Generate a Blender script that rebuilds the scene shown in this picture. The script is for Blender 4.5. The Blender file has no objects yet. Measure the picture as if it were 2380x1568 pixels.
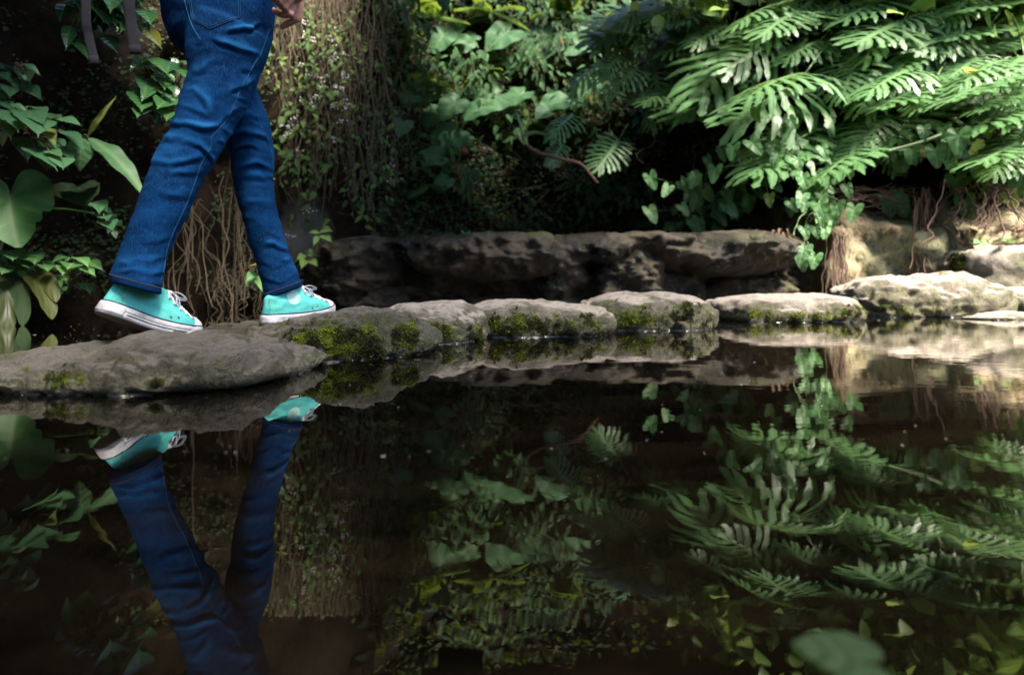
import bpy, bmesh, math, random
import numpy as np
from mathutils import Vector, Matrix, noise
from mathutils.bvhtree import BVHTree

R = math.radians
random.seed(7)
SC = bpy.context.scene
COL = SC.collection

# ------------------------------------------------------------------ camera, light, exposure
CAM_H = 0.2636                    # camera just above the pool
cam_d = bpy.data.cameras.new('camera')
cam = bpy.data.objects.new('camera', cam_d)
COL.objects.link(cam)
cam.location = (0, 0, CAM_H)
cam.rotation_euler = (R(90), 0, 0)
cam_d.lens = 18.0
cam_d.sensor_width = 36.0
cam_d.shift_y = -0.056
cam_d.clip_start = 0.02
cam_d.clip_end = 200
cam_d.dof.use_dof = True
cam_d.dof.focus_distance = 1.75
cam_d.dof.aperture_fstop = 1.8
SC.camera = cam

SUN_DIR = Vector((0.42, -0.44, 0.79)).normalized()      # towards the light
elev = math.asin(SUN_DIR.z)
azim = math.atan2(SUN_DIR.x, SUN_DIR.y)
world = bpy.data.worlds.new('World')
SC.world = world
world.use_nodes = True
wn = world.node_tree.nodes
wn.clear()
wo = wn.new('ShaderNodeOutputWorld')
wb = wn.new('ShaderNodeBackground')
ws = wn.new('ShaderNodeTexSky')
ws.sky_type = 'NISHITA'
ws.sun_disc = False
ws.sun_elevation = elev
ws.sun_rotation = azim
wb.inputs['Strength'].default_value = 0.095
world.node_tree.links.new(ws.outputs[0], wb.inputs[0])
world.node_tree.links.new(wb.outputs[0], wo.inputs[0])

sun_d = bpy.data.lights.new('sun', 'SUN')
sun = bpy.data.objects.new('sun', sun_d)
COL.objects.link(sun)
sun_d.energy = 5.0
sun_d.angle = R(20)
sun_d.color = (1.0, 0.91, 0.77)
sun.rotation_euler = SUN_DIR.to_track_quat('Z', 'Y').to_euler()
sun.location = SUN_DIR * 30

SC.view_settings.view_transform = 'Standard'
SC.view_settings.look = 'None'
SC.view_settings.gamma = 1.0
SC.view_settings.exposure = 2.6
SC.render.engine = 'CYCLES'
SC.cycles.use_denoising = True
SC.cycles.max_bounces = 8
SC.cycles.diffuse_bounces = 3
SC.cycles.glossy_bounces = 4
SC.cycles.transmission_bounces = 4
SC.cycles.caustics_reflective = False
SC.cycles.caustics_refractive = False
SC.cycles.sample_clamp_indirect = 4.0

# ------------------------------------------------------------------ helpers
F = 1190.0
def U(px, py, d):
    """point at depth d metres seen at (px, py) of a 2380 px wide print of the view"""
    return Vector(((px - 1190) / F * d, d, CAM_H - (py - 650) / F * d))
def PX(v):
    return (1190 + v.x / v.y * F, 650 - (v.z - CAM_H) / v.y * F)
CAM = Vector((0, 0, CAM_H))

def fbm(p, o=4, s=1.0):
    return noise.fractal(Vector(p) * s, 1.0, 2.0, o)
def lerp(a, b, t): return a + (b - a) * t
def smooth(a, b, x):
    t = min(1, max(0, (x - a) / (b - a))); return t * t * (3 - 2 * t)
def interp(x, xs, ys): return float(np.interp(x, xs, ys))

def link(name, me, mat=None, parent=None, sm=True):
    o = bpy.data.objects.new(name, me)
    COL.objects.link(o)
    if mat: me.materials.append(mat)
    if sm: me.polygons.foreach_set('use_smooth', [True] * len(me.polygons))
    if parent is not None:
        o.parent = parent
        if parent.type == 'EMPTY': o.matrix_basis = Matrix.Translation(-parent.location)
    return o
def tag(o, label=None, cat=None, group=None, kind=None):
    if label: o['label'] = label
    if cat: o['category'] = cat
    if group: o['group'] = group
    if kind: o['kind'] = kind
    return o
def thing(name, label, cat, loc, group=None):
    o = bpy.data.objects.new(name, None)
    o.empty_display_size = 0.1
    COL.objects.link(o)
    o.location = Vector(loc)
    return tag(o, label, cat, group)

class MB:
    """mesh builder: verts, faces, uv per vertex and a 'var' number per vertex"""
    def __init__(s): s.v = []; s.f = []; s.uv = []; s.var = []; s.n = 0
    def add(s, V, Fc, UV=None, var=0.5):
        n = len(V)
        s.v.append(np.asarray(V, float))
        s.f.extend([tuple(i + s.n for i in q) for q in Fc])
        s.uv.append(np.asarray(UV, float) if UV is not None else np.zeros((n, 2)))
        s.var.append(np.full(n, var) if np.isscalar(var) else np.asarray(var))
        s.n += n
    def leaf(s, T, M, var=0.5):
        V, Fc, UV = T
        m = np.array(M)
        s.add(V @ m[:3, :3].T + m[:3, 3], Fc, UV, var)
    def tube(s, pts, r, seg=6, var=0.5, flat=1.0, up=None):
        pts = [Vector(p) for p in pts]
        n = len(pts)
        rs = r if hasattr(r, '__len__') else [r] * n
        V = []; UV = []; Fc = []
        t0 = (pts[1] - pts[0]).normalized()
        a = Vector(up) if up is not None else (Vector((0, 0, 1)) if abs(t0.z) < .9 else Vector((1, 0, 0)))
        for i in range(n):
            t = (pts[min(i + 1, n - 1)] - pts[max(i - 1, 0)])
            t = t.normalized() if t.length > 1e-9 else t0
            a = (a - t * a.dot(t)).normalized()
            b = t.cross(a)
            for k in range(seg):
                w = 2 * math.pi * k / seg
                V.append(pts[i] + (a * math.cos(w) * flat + b * math.sin(w)) * rs[i])
                UV.append((i / (n - 1), k / seg))
        for i in range(n - 1):
            for k in range(seg):
                k2 = (k + 1) % seg
                Fc.append((i * seg + k, i * seg + k2, (i + 1) * seg + k2, (i + 1) * seg + k))
        Fc.append(tuple(range(seg))[::-1]); Fc.append(tuple((n - 1) * seg + k for k in range(seg)))
        s.add(V, Fc, UV, var)
    def mesh(s, name):
        me = bpy.data.meshes.new(name)
        V = np.concatenate(s.v) if s.v else np.zeros((0, 3))
        me.from_pydata(V.tolist(), [], s.f)
        if s.n:
            uv = np.concatenate(s.uv)
            l = me.uv_layers.new(name='UVMap')
            idx = np.zeros(len(me.loops), int); me.loops.foreach_get('vertex_index', idx)
            l.data.foreach_set('uv', uv[idx].ravel())
            at = me.attributes.new('var', 'FLOAT', 'POINT')
            at.data.foreach_set('value', np.concatenate(s.var))
        me.update()
        return me
    def build(s, name, mat, parent=None, sm=True):
        return link(name, s.mesh(name), mat, parent, sm)

def frame(base, tip, normal, scale=1.0, wide=1.0):
    """matrix: +X from base to tip, +Z along normal; length scaled to the distance"""
    x = Vector(tip) - Vector(base); L = x.length; x = x / L
    z = Vector(normal); z = (z - x * z.dot(x))
    z = z.normalized() if z.length > 1e-6 else x.orthogonal().normalized()
    y = z.cross(x)
    s = L * scale
    M = Matrix(((x.x * s, y.x * s * wide, z.x * s, base[0]), (x.y * s, y.y * s * wide, z.y * s, base[1]),
                (x.z * s, y.z * s * wide, z.z * s, base[2]), (0, 0, 0, 1)))
    return M
def rv(a=1.0): return Vector((random.uniform(-a, a), random.uniform(-a, a), random.uniform(-a, a)))
def bez(a, b, c, n=8):
    a, b, c = Vector(a), Vector(b), Vector(c)
    return [a * (1 - t) ** 2 + b * 2 * t * (1 - t) + c * t * t for t in [i / (n - 1) for i in range(n)]]
def cat_rom(pts, n, closed=False):
    P = [Vector(p) for p in pts]; m = len(P); out = []
    segs = m if closed else m - 1
    for i in range(segs):
        g = (lambda j: P[j % m]) if closed else (lambda j: P[min(max(j, 0), m - 1)])
        p0, p1, p2, p3 = g(i - 1), g(i), g(i + 1), g(i + 2)
        for k in range(n):
            t = k / n
            out.append(0.5 * ((2 * p1) + (p2 - p0) * t + (2 * p0 - 5 * p1 + 4 * p2 - p3) * t * t + (3 * p1 - p0 - 3 * p2 + p3) * t ** 3))
    if not closed: out.append(P[-1])
    return out

# ------------------------------------------------------------------ materials
class NT:
    def __init__(s, name):
        s.m = bpy.data.materials.new(name); s.m.use_nodes = True
        s.t = s.m.node_tree; s.t.nodes.clear()
        s.out = s.t.nodes.new('ShaderNodeOutputMaterial')
    def n(s, ty, ins=None, **props):
        nd = s.t.nodes.new('ShaderNode' + ty)
        for k, v in props.items(): setattr(nd, k, v)
        for k, v in (ins or {}).items():
            i = nd.inputs[k]
            if hasattr(v, 'is_output'): s.t.links.new(v, i)
            else: i.default_value = v
        return nd
    def mix(s, fac, a, b, blend='MIX'):
        nd = s.n('Mix', data_type='RGBA', blend_type=blend)
        for k, v in ((0, fac), (6, a), (7, b)):
            i = nd.inputs[k]
            if hasattr(v, 'is_output'): s.t.links.new(v, i)
            else: i.default_value = v if k == 0 else (*v[:3], 1)
        return nd.outputs[2]
    def math(s, op, a, b=0.0, c=0.0, clamp=False):
        nd = s.n('Math', operation=op, use_clamp=clamp)
        for k, v in enumerate((a, b, c)):
            if hasattr(v, 'is_output'): s.t.links.new(v, nd.inputs[k])
            else: nd.inputs[k].default_value = v
        return nd.outputs[0]
    def ramp(s, fac, stops):
        nd = s.n('ValToRGB', {'Fac': fac})
        e = nd.color_ramp.elements
        while len(e) < len(stops): e.new(0.5)
        for el, (p, c) in zip(e, stops):
            el.position = p; el.color = (*c, 1) if hasattr(c, '__len__') else (c, c, c, 1)
        return nd.outputs[0]
    def noise(s, scale, detail=4, rough=.55, vec=None, dist=0.0):
        nd = s.n('TexNoise', {'Scale': scale, 'Detail': detail, 'Roughness': rough, 'Distortion': dist})
        if vec is not None: s.t.links.new(vec, nd.inputs['Vector'])
        return nd.outputs[0]
    def pos(s): return s.n('NewGeometry').outputs['Position']
    def attr(s, nm): return s.n('Attribute', attribute_name=nm).outputs['Fac']
    def bump(s, h, strength, dist=0.01, normal=None):
        nd = s.n('Bump', {'Height': h, 'Strength': strength, 'Distance': dist})
        if normal is not None: s.t.links.new(normal, nd.inputs['Normal'])
        return nd.outputs[0]
    def pbr(s, col, rough=.6, normal=None, spec=.5, **kw):
        nd = s.n('BsdfPrincipled')
        def put(k, v):
            i = nd.inputs[k]
            if hasattr(v, 'is_output'): s.t.links.new(v, i)
            else: i.default_value = (*v[:3], 1) if hasattr(v, '__len__') else v
        put('Base Color', col); put('Roughness', rough); put('Specular IOR Level', spec)
        if normal is not None: put('Normal', normal)
        for k, v in kw.items(): put(k.replace('_', ' '), v)
        return nd.outputs[0]
    def done(s, sh):
        s.t.links.new(sh, s.out.inputs['Surface']); return s.m

def leaf_mat(name, dark, light, vein, rough=.38, trans=.25, veins=9, yellow=(.16, .15, .02), spec=.5):
    n = NT(name)
    uv = n.n('UVMap', uv_map='UVMap').outputs[0]
    sp = n.n('SeparateXYZ', {0: uv})
    u, v = sp.outputs[0], sp.outputs[1]
    av = n.math('ABSOLUTE', v)
    var = n.math('ADD', n.math('MULTIPLY', n.attr('var'), .7), n.math('MULTIPLY', n.n('ObjectInfo').outputs['Random'], .3))
    c = n.mix(var, dark, light)
    blot = n.noise(9, 3, vec=uv)
    c = n.mix(n.math('MULTIPLY', n.math('SUBTRACT', blot, .5, clamp=True), 1.2), c, light)
    old = n.math('MULTIPLY', n.math('SUBTRACT', n.attr('var'), .93, clamp=True), 12, clamp=True)
    c = n.mix(old, c, yellow)
    mid = n.math('SUBTRACT', 1.0, n.math('MULTIPLY', av, 22), clamp=True)
    w = n.math('SINE', n.math('MULTIPLY', n.math('SUBTRACT', u, n.math('MULTIPLY', av, .7)), veins * 6.283))
    side = n.math('MULTIPLY', n.math('SUBTRACT', w, .86, clamp=True), 4, clamp=True)
    vm = n.math('MAXIMUM', mid, n.math('MULTIPLY', side, .55))
    c = n.mix(n.math('MULTIPLY', vm, .55), c, vein)
    nrm = n.bump(n.math('ADD', n.math('MULTIPLY', w, .5), n.math('MULTIPLY', mid, -1.2)), .35, .004)
    p = n.pbr(c, rough, nrm, spec)
    t = n.n('BsdfTranslucent', {'Color': n.mix(.5, c, (.30, .42, .03))}).outputs[0]
    return n.done(n.n('MixShader', {0: trans, 1: p, 2: t}).outputs[0])

def simple(name, col, rough=.6, bump=0, bscale=200, spec=.5, var=.25, **kw):
    n = NT(name)
    p = n.pos()
    k = n.noise(bscale * .3, 3, vec=p)
    c = n.mix(n.math('MULTIPLY', k, var * 2), col, tuple(x * .45 for x in col))
    nrm = n.bump(n.noise(bscale, 3, vec=p), bump, .004) if bump else None
    return n.done(n.pbr(c, rough, nrm, spec, **kw))

def rock_mat(name, base, light, dark, mossy=True, wet=0.05, bumpd=.026, algae_d=(.020, .017, .009), algae_l=(.115, .118, .038), pink=(.34, .25, .22), wetall=0.0):
    n = NT(name)
    p = n.pos()
    big = n.noise(2.2, 4, .6, p, .4)
    med = n.noise(14, 5, .65, p, .3)
    fin = n.noise(75, 5, .7, p)
    spk = n.noise(260, 3, .7, p)
    c = n.mix(n.ramp(big, [(.35, 0), (.65, 1)]), base, light)
    c = n.mix(n.ramp(med, [(.48, 0), (.68, 1)]), c, pink)
    c = n.mix(n.ramp(fin, [(.36, 1), (.54, 0)]), c, dark)
    c = n.mix(n.ramp(spk, [(.36, .9), (.54, 0)]), c, dark)
    c = n.mix(n.ramp(spk, [(.60, 0), (.72, .8)]), c, tuple(min(1, x * 1.7) for x in light))
    cr = n.n('TexVoronoi', {'Scale': 9.0, 'Vector': n.n('VectorMath', {0: p, 1: n.n('VectorMath', {0: n.n('TexNoise', {'Scale': 6.0, 'Vector': p}).outputs[1], 1: (.12, .12, .12)}, operation='MULTIPLY').outputs[0]}, operation='ADD').outputs[0]}, feature='DISTANCE_TO_EDGE').outputs['Distance']
    lich = n.n('TexVoronoi', {'Scale': 26.0, 'Vector': p}).outputs['Distance']
    c = n.mix(n.math('MULTIPLY', n.ramp(lich, [(.10, .8), (.30, 0)]), n.ramp(n.noise(5.5, 3, .6, p), [(.50, 0), (.62, 1)])), c, tuple(min(.8, x * 1.5) for x in light))
    c = n.mix(n.math('MULTIPLY', n.ramp(n.noise(19, 5, .7, p, .6), [(.55, 0), (.66, 1)]), .7), c, tuple(x * .6 for x in dark))
    crm = n.math('MULTIPLY', n.ramp(cr, [(.0, .35), (.014, 0)]), n.ramp(n.noise(3.1, 2, .5, p), [(.52, 0), (.62, .8)]))
    c = n.mix(crm, c, tuple(x * .5 for x in dark))
    mcol = None
    if mossy:
        fl = n.math('MULTIPLY', n.attr('flank'), n.ramp(n.math('ADD', n.math('MULTIPLY', med, .55), n.math('MULTIPLY', fin, .45)), [(.36, 0), (.50, 1)]), clamp=True)
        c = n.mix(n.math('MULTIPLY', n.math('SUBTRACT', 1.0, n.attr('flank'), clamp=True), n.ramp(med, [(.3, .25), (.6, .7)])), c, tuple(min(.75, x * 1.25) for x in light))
        ac = n.mix(n.ramp(n.noise(30, 4, .65, p), [(.35, 0), (.65, 1)]), algae_d, algae_l)
        ac = n.mix(n.ramp(spk, [(.34, .9), (.5, 0)]), ac, (.010, .009, .005))
        c = n.mix(n.math('MULTIPLY', fl, .88), c, ac)
    rough = n.math('ADD', .55, n.math('MULTIPLY', fin, .35))
    if mossy:
        mo = n.attr('moss')
        mf = n.math('MULTIPLY', n.math('SUBTRACT', n.math('ADD', mo, n.math('MULTIPLY', n.math('SUBTRACT', fin, .5), 1.6)), .42), 3.0, clamp=True)
        mcol = n.mix(n.noise(38, 4, .6, p), (.020, .024, .006), (.13, .15, .022))
        c = n.mix(n.math('MULTIPLY', mf, .9), c, mcol)
        # pale lime crust near the water and the wet line under it
        z = n.n('SeparateXYZ', {0: p}).outputs[2]
        zz = n.math('ADD', z, n.math('MULTIPLY', n.math('SUBTRACT', med, .5), .05))
        crust = n.math('MULTIPLY', n.ramp(n.math('MULTIPLY', zz, 10), [(.08, 0), (.22, 1), (.5, 0)]), n.ramp(fin, [(.38, 0), (.6, .75)]))
        c = n.mix(n.math('MULTIPLY', crust, n.attr('crust')), c, (.34, .33, .20))
        wl = n.ramp(n.math('MULTIPLY', zz, 1 / max(wet, 1e-3)), [(.15, 1), (.8, 0)])
        c = n.mix(n.math('MULTIPLY', wl, .75), c, n.mix(.5, c, (.012, .010, .006)))
        rough = n.math('SUBTRACT', rough, n.math('MULTIPLY', wl, .45))
    if wetall:
        wm = n.ramp(n.noise(1.7, 3, .5, p, .5), [(.42, 0), (.58, 1)])
        c = n.mix(n.math('MULTIPLY', wm, wetall), c, tuple(x * .25 for x in base))
        rough = n.math('SUBTRACT', rough, n.math('MULTIPLY', wm, .55))
    h = n.math('ADD', n.math('MULTIPLY', med, .9), n.math('ADD', n.math('MULTIPLY', fin, .7), n.math('MULTIPLY', spk, .22)))
    h = n.math('SUBTRACT', h, n.math('MULTIPLY', crm, .5))
    nrm = n.bump(h, 1.0, bumpd)
    return n.done(n.pbr(c, rough, nrm, .5))

M = {}
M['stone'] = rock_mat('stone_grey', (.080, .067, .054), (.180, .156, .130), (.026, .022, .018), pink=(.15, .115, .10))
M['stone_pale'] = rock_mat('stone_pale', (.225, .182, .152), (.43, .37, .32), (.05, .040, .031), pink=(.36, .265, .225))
M['ledge'] = rock_mat('ledge_rock', (.024, .017, .011), (.062, .048, .031), (.010, .008, .006), pink=(.075, .055, .036), wetall=.8)
M['moss'] = (lambda n: n.done(n.pbr(n.ramp(n.attr('var'), [(0, (.012, .011, .004)), (.5, (.040, .046, .010)), (1, (.18, .225, .022))]), .85, None, .2)))(NT('moss'))
M['philo'] = leaf_mat('split_leaf', (.028, .092, .032), (.095, .215, .078), (.18, .30, .12), .40, .34, 6, spec=.45)
M['taro'] = leaf_mat('taro_leaf', (.018, .060, .024), (.045, .110, .048), (.10, .17, .07), .55, .25, 5, spec=.25)
M['heart'] = leaf_mat('arrowhead_leaf', (.030, .095, .030), (.075, .190, .055), (.20, .28, .14), .5, .30, 4, spec=.35)
M['shrub'] = leaf_mat('shrub_leaf', (.014, .055, .028), (.040, .110, .045), (.02, .06, .03), .42, .22, 7)
M['gloss'] = leaf_mat('glossy_leaf', (.012, .048, .018), (.045, .120, .040), (.07, .13, .05), .18, .15, 6)
M['vine'] = leaf_mat('vine_leaf', (.020, .060, .014), (.085, .150, .035), (.10, .16, .05), .65, .3, 4, spec=.25)
M['fern'] = leaf_mat('fern_leaf', (.016, .050, .018), (.042, .100, .034), (.04, .09, .03), .7, .3, 3, spec=.2)
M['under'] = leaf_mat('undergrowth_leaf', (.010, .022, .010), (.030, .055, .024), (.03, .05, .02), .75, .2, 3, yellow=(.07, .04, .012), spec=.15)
M['oldleaf'] = leaf_mat('withered_leaf', (.020, .036, .008), (.052, .058, .012), (.05, .06, .02), .5, .3, 3)
M['dead'] = leaf_mat('dead_leaf', (.05, .028, .015), (.19, .10, .05), (.10, .06, .03), .7, .15, 3)
M['stem'] = simple('green_stem', (.075, .14, .035), .45, .1, 60)
M['twig'] = simple('dry_twig', (.085, .064, .038), .9, .5, 120)
M['root'] = simple('root_fibre', (.090, .050, .032), .85, .5, 120)
M['flower'] = simple('white_flower', (.72, .66, .66), .7)

M['rim'] = (lambda n: n.done(n.pbr((.03, .03, .028), .05, None, 1.0)))(NT('water_bead'))
# ------------------------------------------------------------------ the pool
def make_water():
    n = NT('pool_water')
    p = n.pos()
    sep = n.n('SeparateXYZ', {0: p})
    st = n.n('Mapping', {'Vector': p, 'Scale': (1.0, 3.2, 1.0)}).outputs[0]
    rip = n.noise(3.2, 3, .5, st, .3)
    rip2 = n.noise(14, 2, .5, st, .2)
    # the shallow end, with its faint current
    shal = n.ramp(n.math('ADD', n.math('MULTIPLY', sep.outputs[0], .16), n.math('MULTIPLY', n.math('SUBTRACT', rip, .5), .3)), [(.05, 0), (.42, 1)])
    mud = n.mix(n.ramp(n.noise(4.5, 5, .6, st, .5), [(.35, 0), (.7, 1)]), (.0012, .0010, .0007), (.0065, .0046, .0024))
    mud = n.mix(n.math('MULTIPLY', shal, .8), mud, (.030, .021, .011))
    h = n.math('ADD', n.math('MULTIPLY', rip, .6), n.math('MULTIPLY', rip2, n.math('MULTIPLY', shal, 1.1)))
    nrm = n.bump(h, .009, .05)
    fr = n.n('Fresnel', {'IOR': 2.0, 'Normal': nrm}).outputs[0]
    fac = n.math('MULTIPLY', n.math('POWER', fr, 1.35), 1.7, clamp=True)
    g = n.n('BsdfGlossy', {'Color': (.95, .93, .90, 1), 'Roughness': .012, 'Normal': nrm}).outputs[0]
    d = n.n('BsdfDiffuse', {'Color': mud}).outputs[0]
    m = n.done(n.n('MixShader', {0: fac, 1: d, 2: g}).outputs[0])
    me = bpy.data.meshes.new('water')
    me.from_pydata([(-9, -8, 0), (11, -8, 0), (11, 10, 0), (-9, 10, 0)], [], [(0, 1, 2, 3)])
    tag(link('water', me, m, sm=False), 'dark still pool mirroring the rocks and plants', kind='structure')
make_water()

# ------------------------------------------------------------------ the gorge walls
def cliff_mat():
    n = NT('cliff_face')
    p = n.pos()
    sep = n.n('SeparateXYZ', {0: p})
    st = n.n('Mapping', {'Vector': p, 'Scale': (1.0, 1.0, .6)}).outputs[0]
    big = n.noise(1.1, 4, .6, p, .5)
    med = n.noise(6, 5, .65, st, .4)
    fin = n.noise(34, 5, .7, st)
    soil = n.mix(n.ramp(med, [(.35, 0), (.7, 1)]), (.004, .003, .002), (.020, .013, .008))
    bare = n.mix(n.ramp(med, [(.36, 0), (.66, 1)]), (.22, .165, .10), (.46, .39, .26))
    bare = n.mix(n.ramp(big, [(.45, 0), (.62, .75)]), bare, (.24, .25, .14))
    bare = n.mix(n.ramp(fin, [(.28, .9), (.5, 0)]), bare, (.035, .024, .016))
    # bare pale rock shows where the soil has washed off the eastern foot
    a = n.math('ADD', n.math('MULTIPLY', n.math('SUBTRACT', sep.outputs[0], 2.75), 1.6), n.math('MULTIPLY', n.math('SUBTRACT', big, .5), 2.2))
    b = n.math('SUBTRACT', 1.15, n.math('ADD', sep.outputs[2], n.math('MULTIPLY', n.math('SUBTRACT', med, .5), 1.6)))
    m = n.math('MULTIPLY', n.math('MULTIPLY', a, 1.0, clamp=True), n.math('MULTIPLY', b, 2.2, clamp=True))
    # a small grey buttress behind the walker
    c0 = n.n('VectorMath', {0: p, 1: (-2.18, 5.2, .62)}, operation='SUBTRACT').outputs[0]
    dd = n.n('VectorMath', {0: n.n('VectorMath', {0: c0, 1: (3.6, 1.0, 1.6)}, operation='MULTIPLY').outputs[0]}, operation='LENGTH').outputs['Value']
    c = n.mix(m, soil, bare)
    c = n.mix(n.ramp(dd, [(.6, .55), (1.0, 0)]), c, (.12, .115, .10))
    h = n.math('ADD', med, n.math('MULTIPLY', fin, .6))
    return n.done(n.pbr(c, .8, n.bump(h, .9, .05), .06))
PLAN = [(-5.9, .6), (-4.6, 2.4), (-3.7, 3.35), (-3.2, 3.95), (-2.85, 4.7), (-2.4, 5.3), (-1.65, 5.6), (-1.3, 5.9), (-1.4, 7.0), (-.4, 8.0),
        (1.2, 8.1), (2.3, 7.2), (2.75, 6.3), (3.15, 5.7), (3.95, 5.3), (4.75, 4.95), (6.1, 4.5), (8, 3.6), (9.3, 1.5), (8.5, -2.2), (5, -5.2), (0, -5.8), (-4, -4.4), (-6.2, -1.8)]  # last points close the ring unseen behind the camera, added against low sky light
def make_cliff():
    pl = cat_rom([(x, y, 0) for x, y in PLAN], 16, True)
    n = len(pl)
    us = list(np.linspace(0, .6, 62)) + list(np.linspace(.62, 1, 14))
    V = []
    for i in range(n):
        t = (pl[(i + 1) % n] - pl[i - 1]).normalized()
        out = Vector((-t.y, t.x, 0))
        p = pl[i]
        cave = smooth(-1.6, -.8, p.x) * (1 - smooth(2.4, 3.0, p.x)) * smooth(5.6, 6.6, p.y)
        right = smooth(2.6, 3.4, p.x) * smooth(2.5, 4.0, p.y)
        south = smooth(0, -2, p.y)
        ztop = 6.2 + 2.6 * cave - 2.6 * south - (3.6 * smooth(3.9, 4.4, p.x) * smooth(-1, 1, p.y)) + .25 * fbm(p * 1.3, 3)
        for u in us:
            z = -.5 + (3.7 * u / .6 if u <= .6 else 3.7 + (ztop - 3.2) * (u - .6) / .4) if ztop > 3.3 else -.5 + (ztop + .5) * u
            q = p + Vector((0, 0, z))
            lean = .10 * max(z, 0) + cave * .12 * max(z - .5, 0) + right * (.24 * max(z - 1.1, 0) - .30 * math.exp(-((z - 1.45) / .35) ** 2) * (1 if p.x < 4.2 else .4) * -1)
            lean -= smooth(2.9, 3.5, p.x) * smooth(2.5, 4.0, p.y) * (.50 + .25 * fbm(p * 1.6, 3) + .22 * abs(fbm(q * 4.2, 4))) * smooth(1.15, .75, z + .3 * fbm(q * 1.3, 3))
            amp = lerp(.30, .16, right * (1 if z < 1.1 else 0))
            d = fbm(q * .9, 4) * amp + fbm(q * 3.1 + Vector((5, 1, 2)), 4) * .10 + abs(fbm(q * 1.7 + Vector((9, 9, 1)), 3)) * -.10
            V.append(q + out * (lean - d))
    m = len(us); Fc = []
    for i in range(n):
        j = (i + 1) % n
        for k in range(m - 1):
            Fc.append((i * m + k, j * m + k, j * m + k + 1, i * m + k + 1))
    me = bpy.data.meshes.new('cliff')
    me.from_pydata([tuple(v) for v in V], [], Fc)
    me.update()
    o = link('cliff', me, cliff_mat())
    tag(o, 'dark gorge cliff of soil and rock round the pool', kind='structure')
    return BVHTree.FromPolygons(V, Fc)
CLIFF = make_cliff()
def hit(px, py, off=0.0):
    """the point of the gorge wall seen at a place of the print, and its distance"""
    d = (U(px, py, 1) - CAM).normalized()
    loc, nor, idx, dist = CLIFF.ray_cast(CAM, d)
    if loc is None: loc = U(px, py, 6)
    return loc - d * off
def depth_at(px, py): return hit(px, py).y

def make_shade_slab():
    """unseen slab added high over the grotto to keep light off back and west"""
    xs = np.arange(-7, 3.61, .25); ys = np.arange(-3.0, 10.01, .25)
    ok = lambda x, y: (-1.2 + .6 * fbm((y * .6, 7, 2)) < x < 1.7 + .9 * fbm((x * .5, y * .5, 3)) + .12 * (y - 2) and 2.3 + .7 * fbm((x * .7, 4, 1)) < y < 6.65 + .4 * fbm((x * .8, 1, 1))) or (x < -1.55 + .5 * fbm((y * .6, 2, 2)) and -2.5 < y < 3.1) or (x < -3.0 and y >= 3.0)
    V = []; idx = {}; Fc = []
    for i, x in enumerate(xs):
        for j, y in enumerate(ys):
            idx[i, j] = len(V)
            V.append((x, y, 3.75 + .24 * y + .35 * fbm((x * .6, y * .6, 0)) + .12 * fbm((x * 2, y * 2, 5))))
    for i in range(len(xs) - 1):
        for j in range(len(ys) - 1):
            if ok(xs[i], ys[j]): Fc.append((idx[i, j], idx[i + 1, j], idx[i + 1, j + 1], idx[i, j + 1]))
    me = bpy.data.meshes.new('shade_slab')
    me.from_pydata(V, [], Fc)
    bm = bmesh.new(); bm.from_mesh(me)
    bmesh.ops.delete(bm, geom=[v for v in bm.verts if not v.link_faces], context='VERTS')
    bmesh.ops.solidify(bm, geom=bm.faces[:], thickness=.6)
    bm.to_mesh(me); bm.free()
    tag(link('shade_slab', me, bpy.data.materials['cliff_face']), 'added rock slab out of view that shades the grotto', kind='structure')
make_shade_slab()

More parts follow.
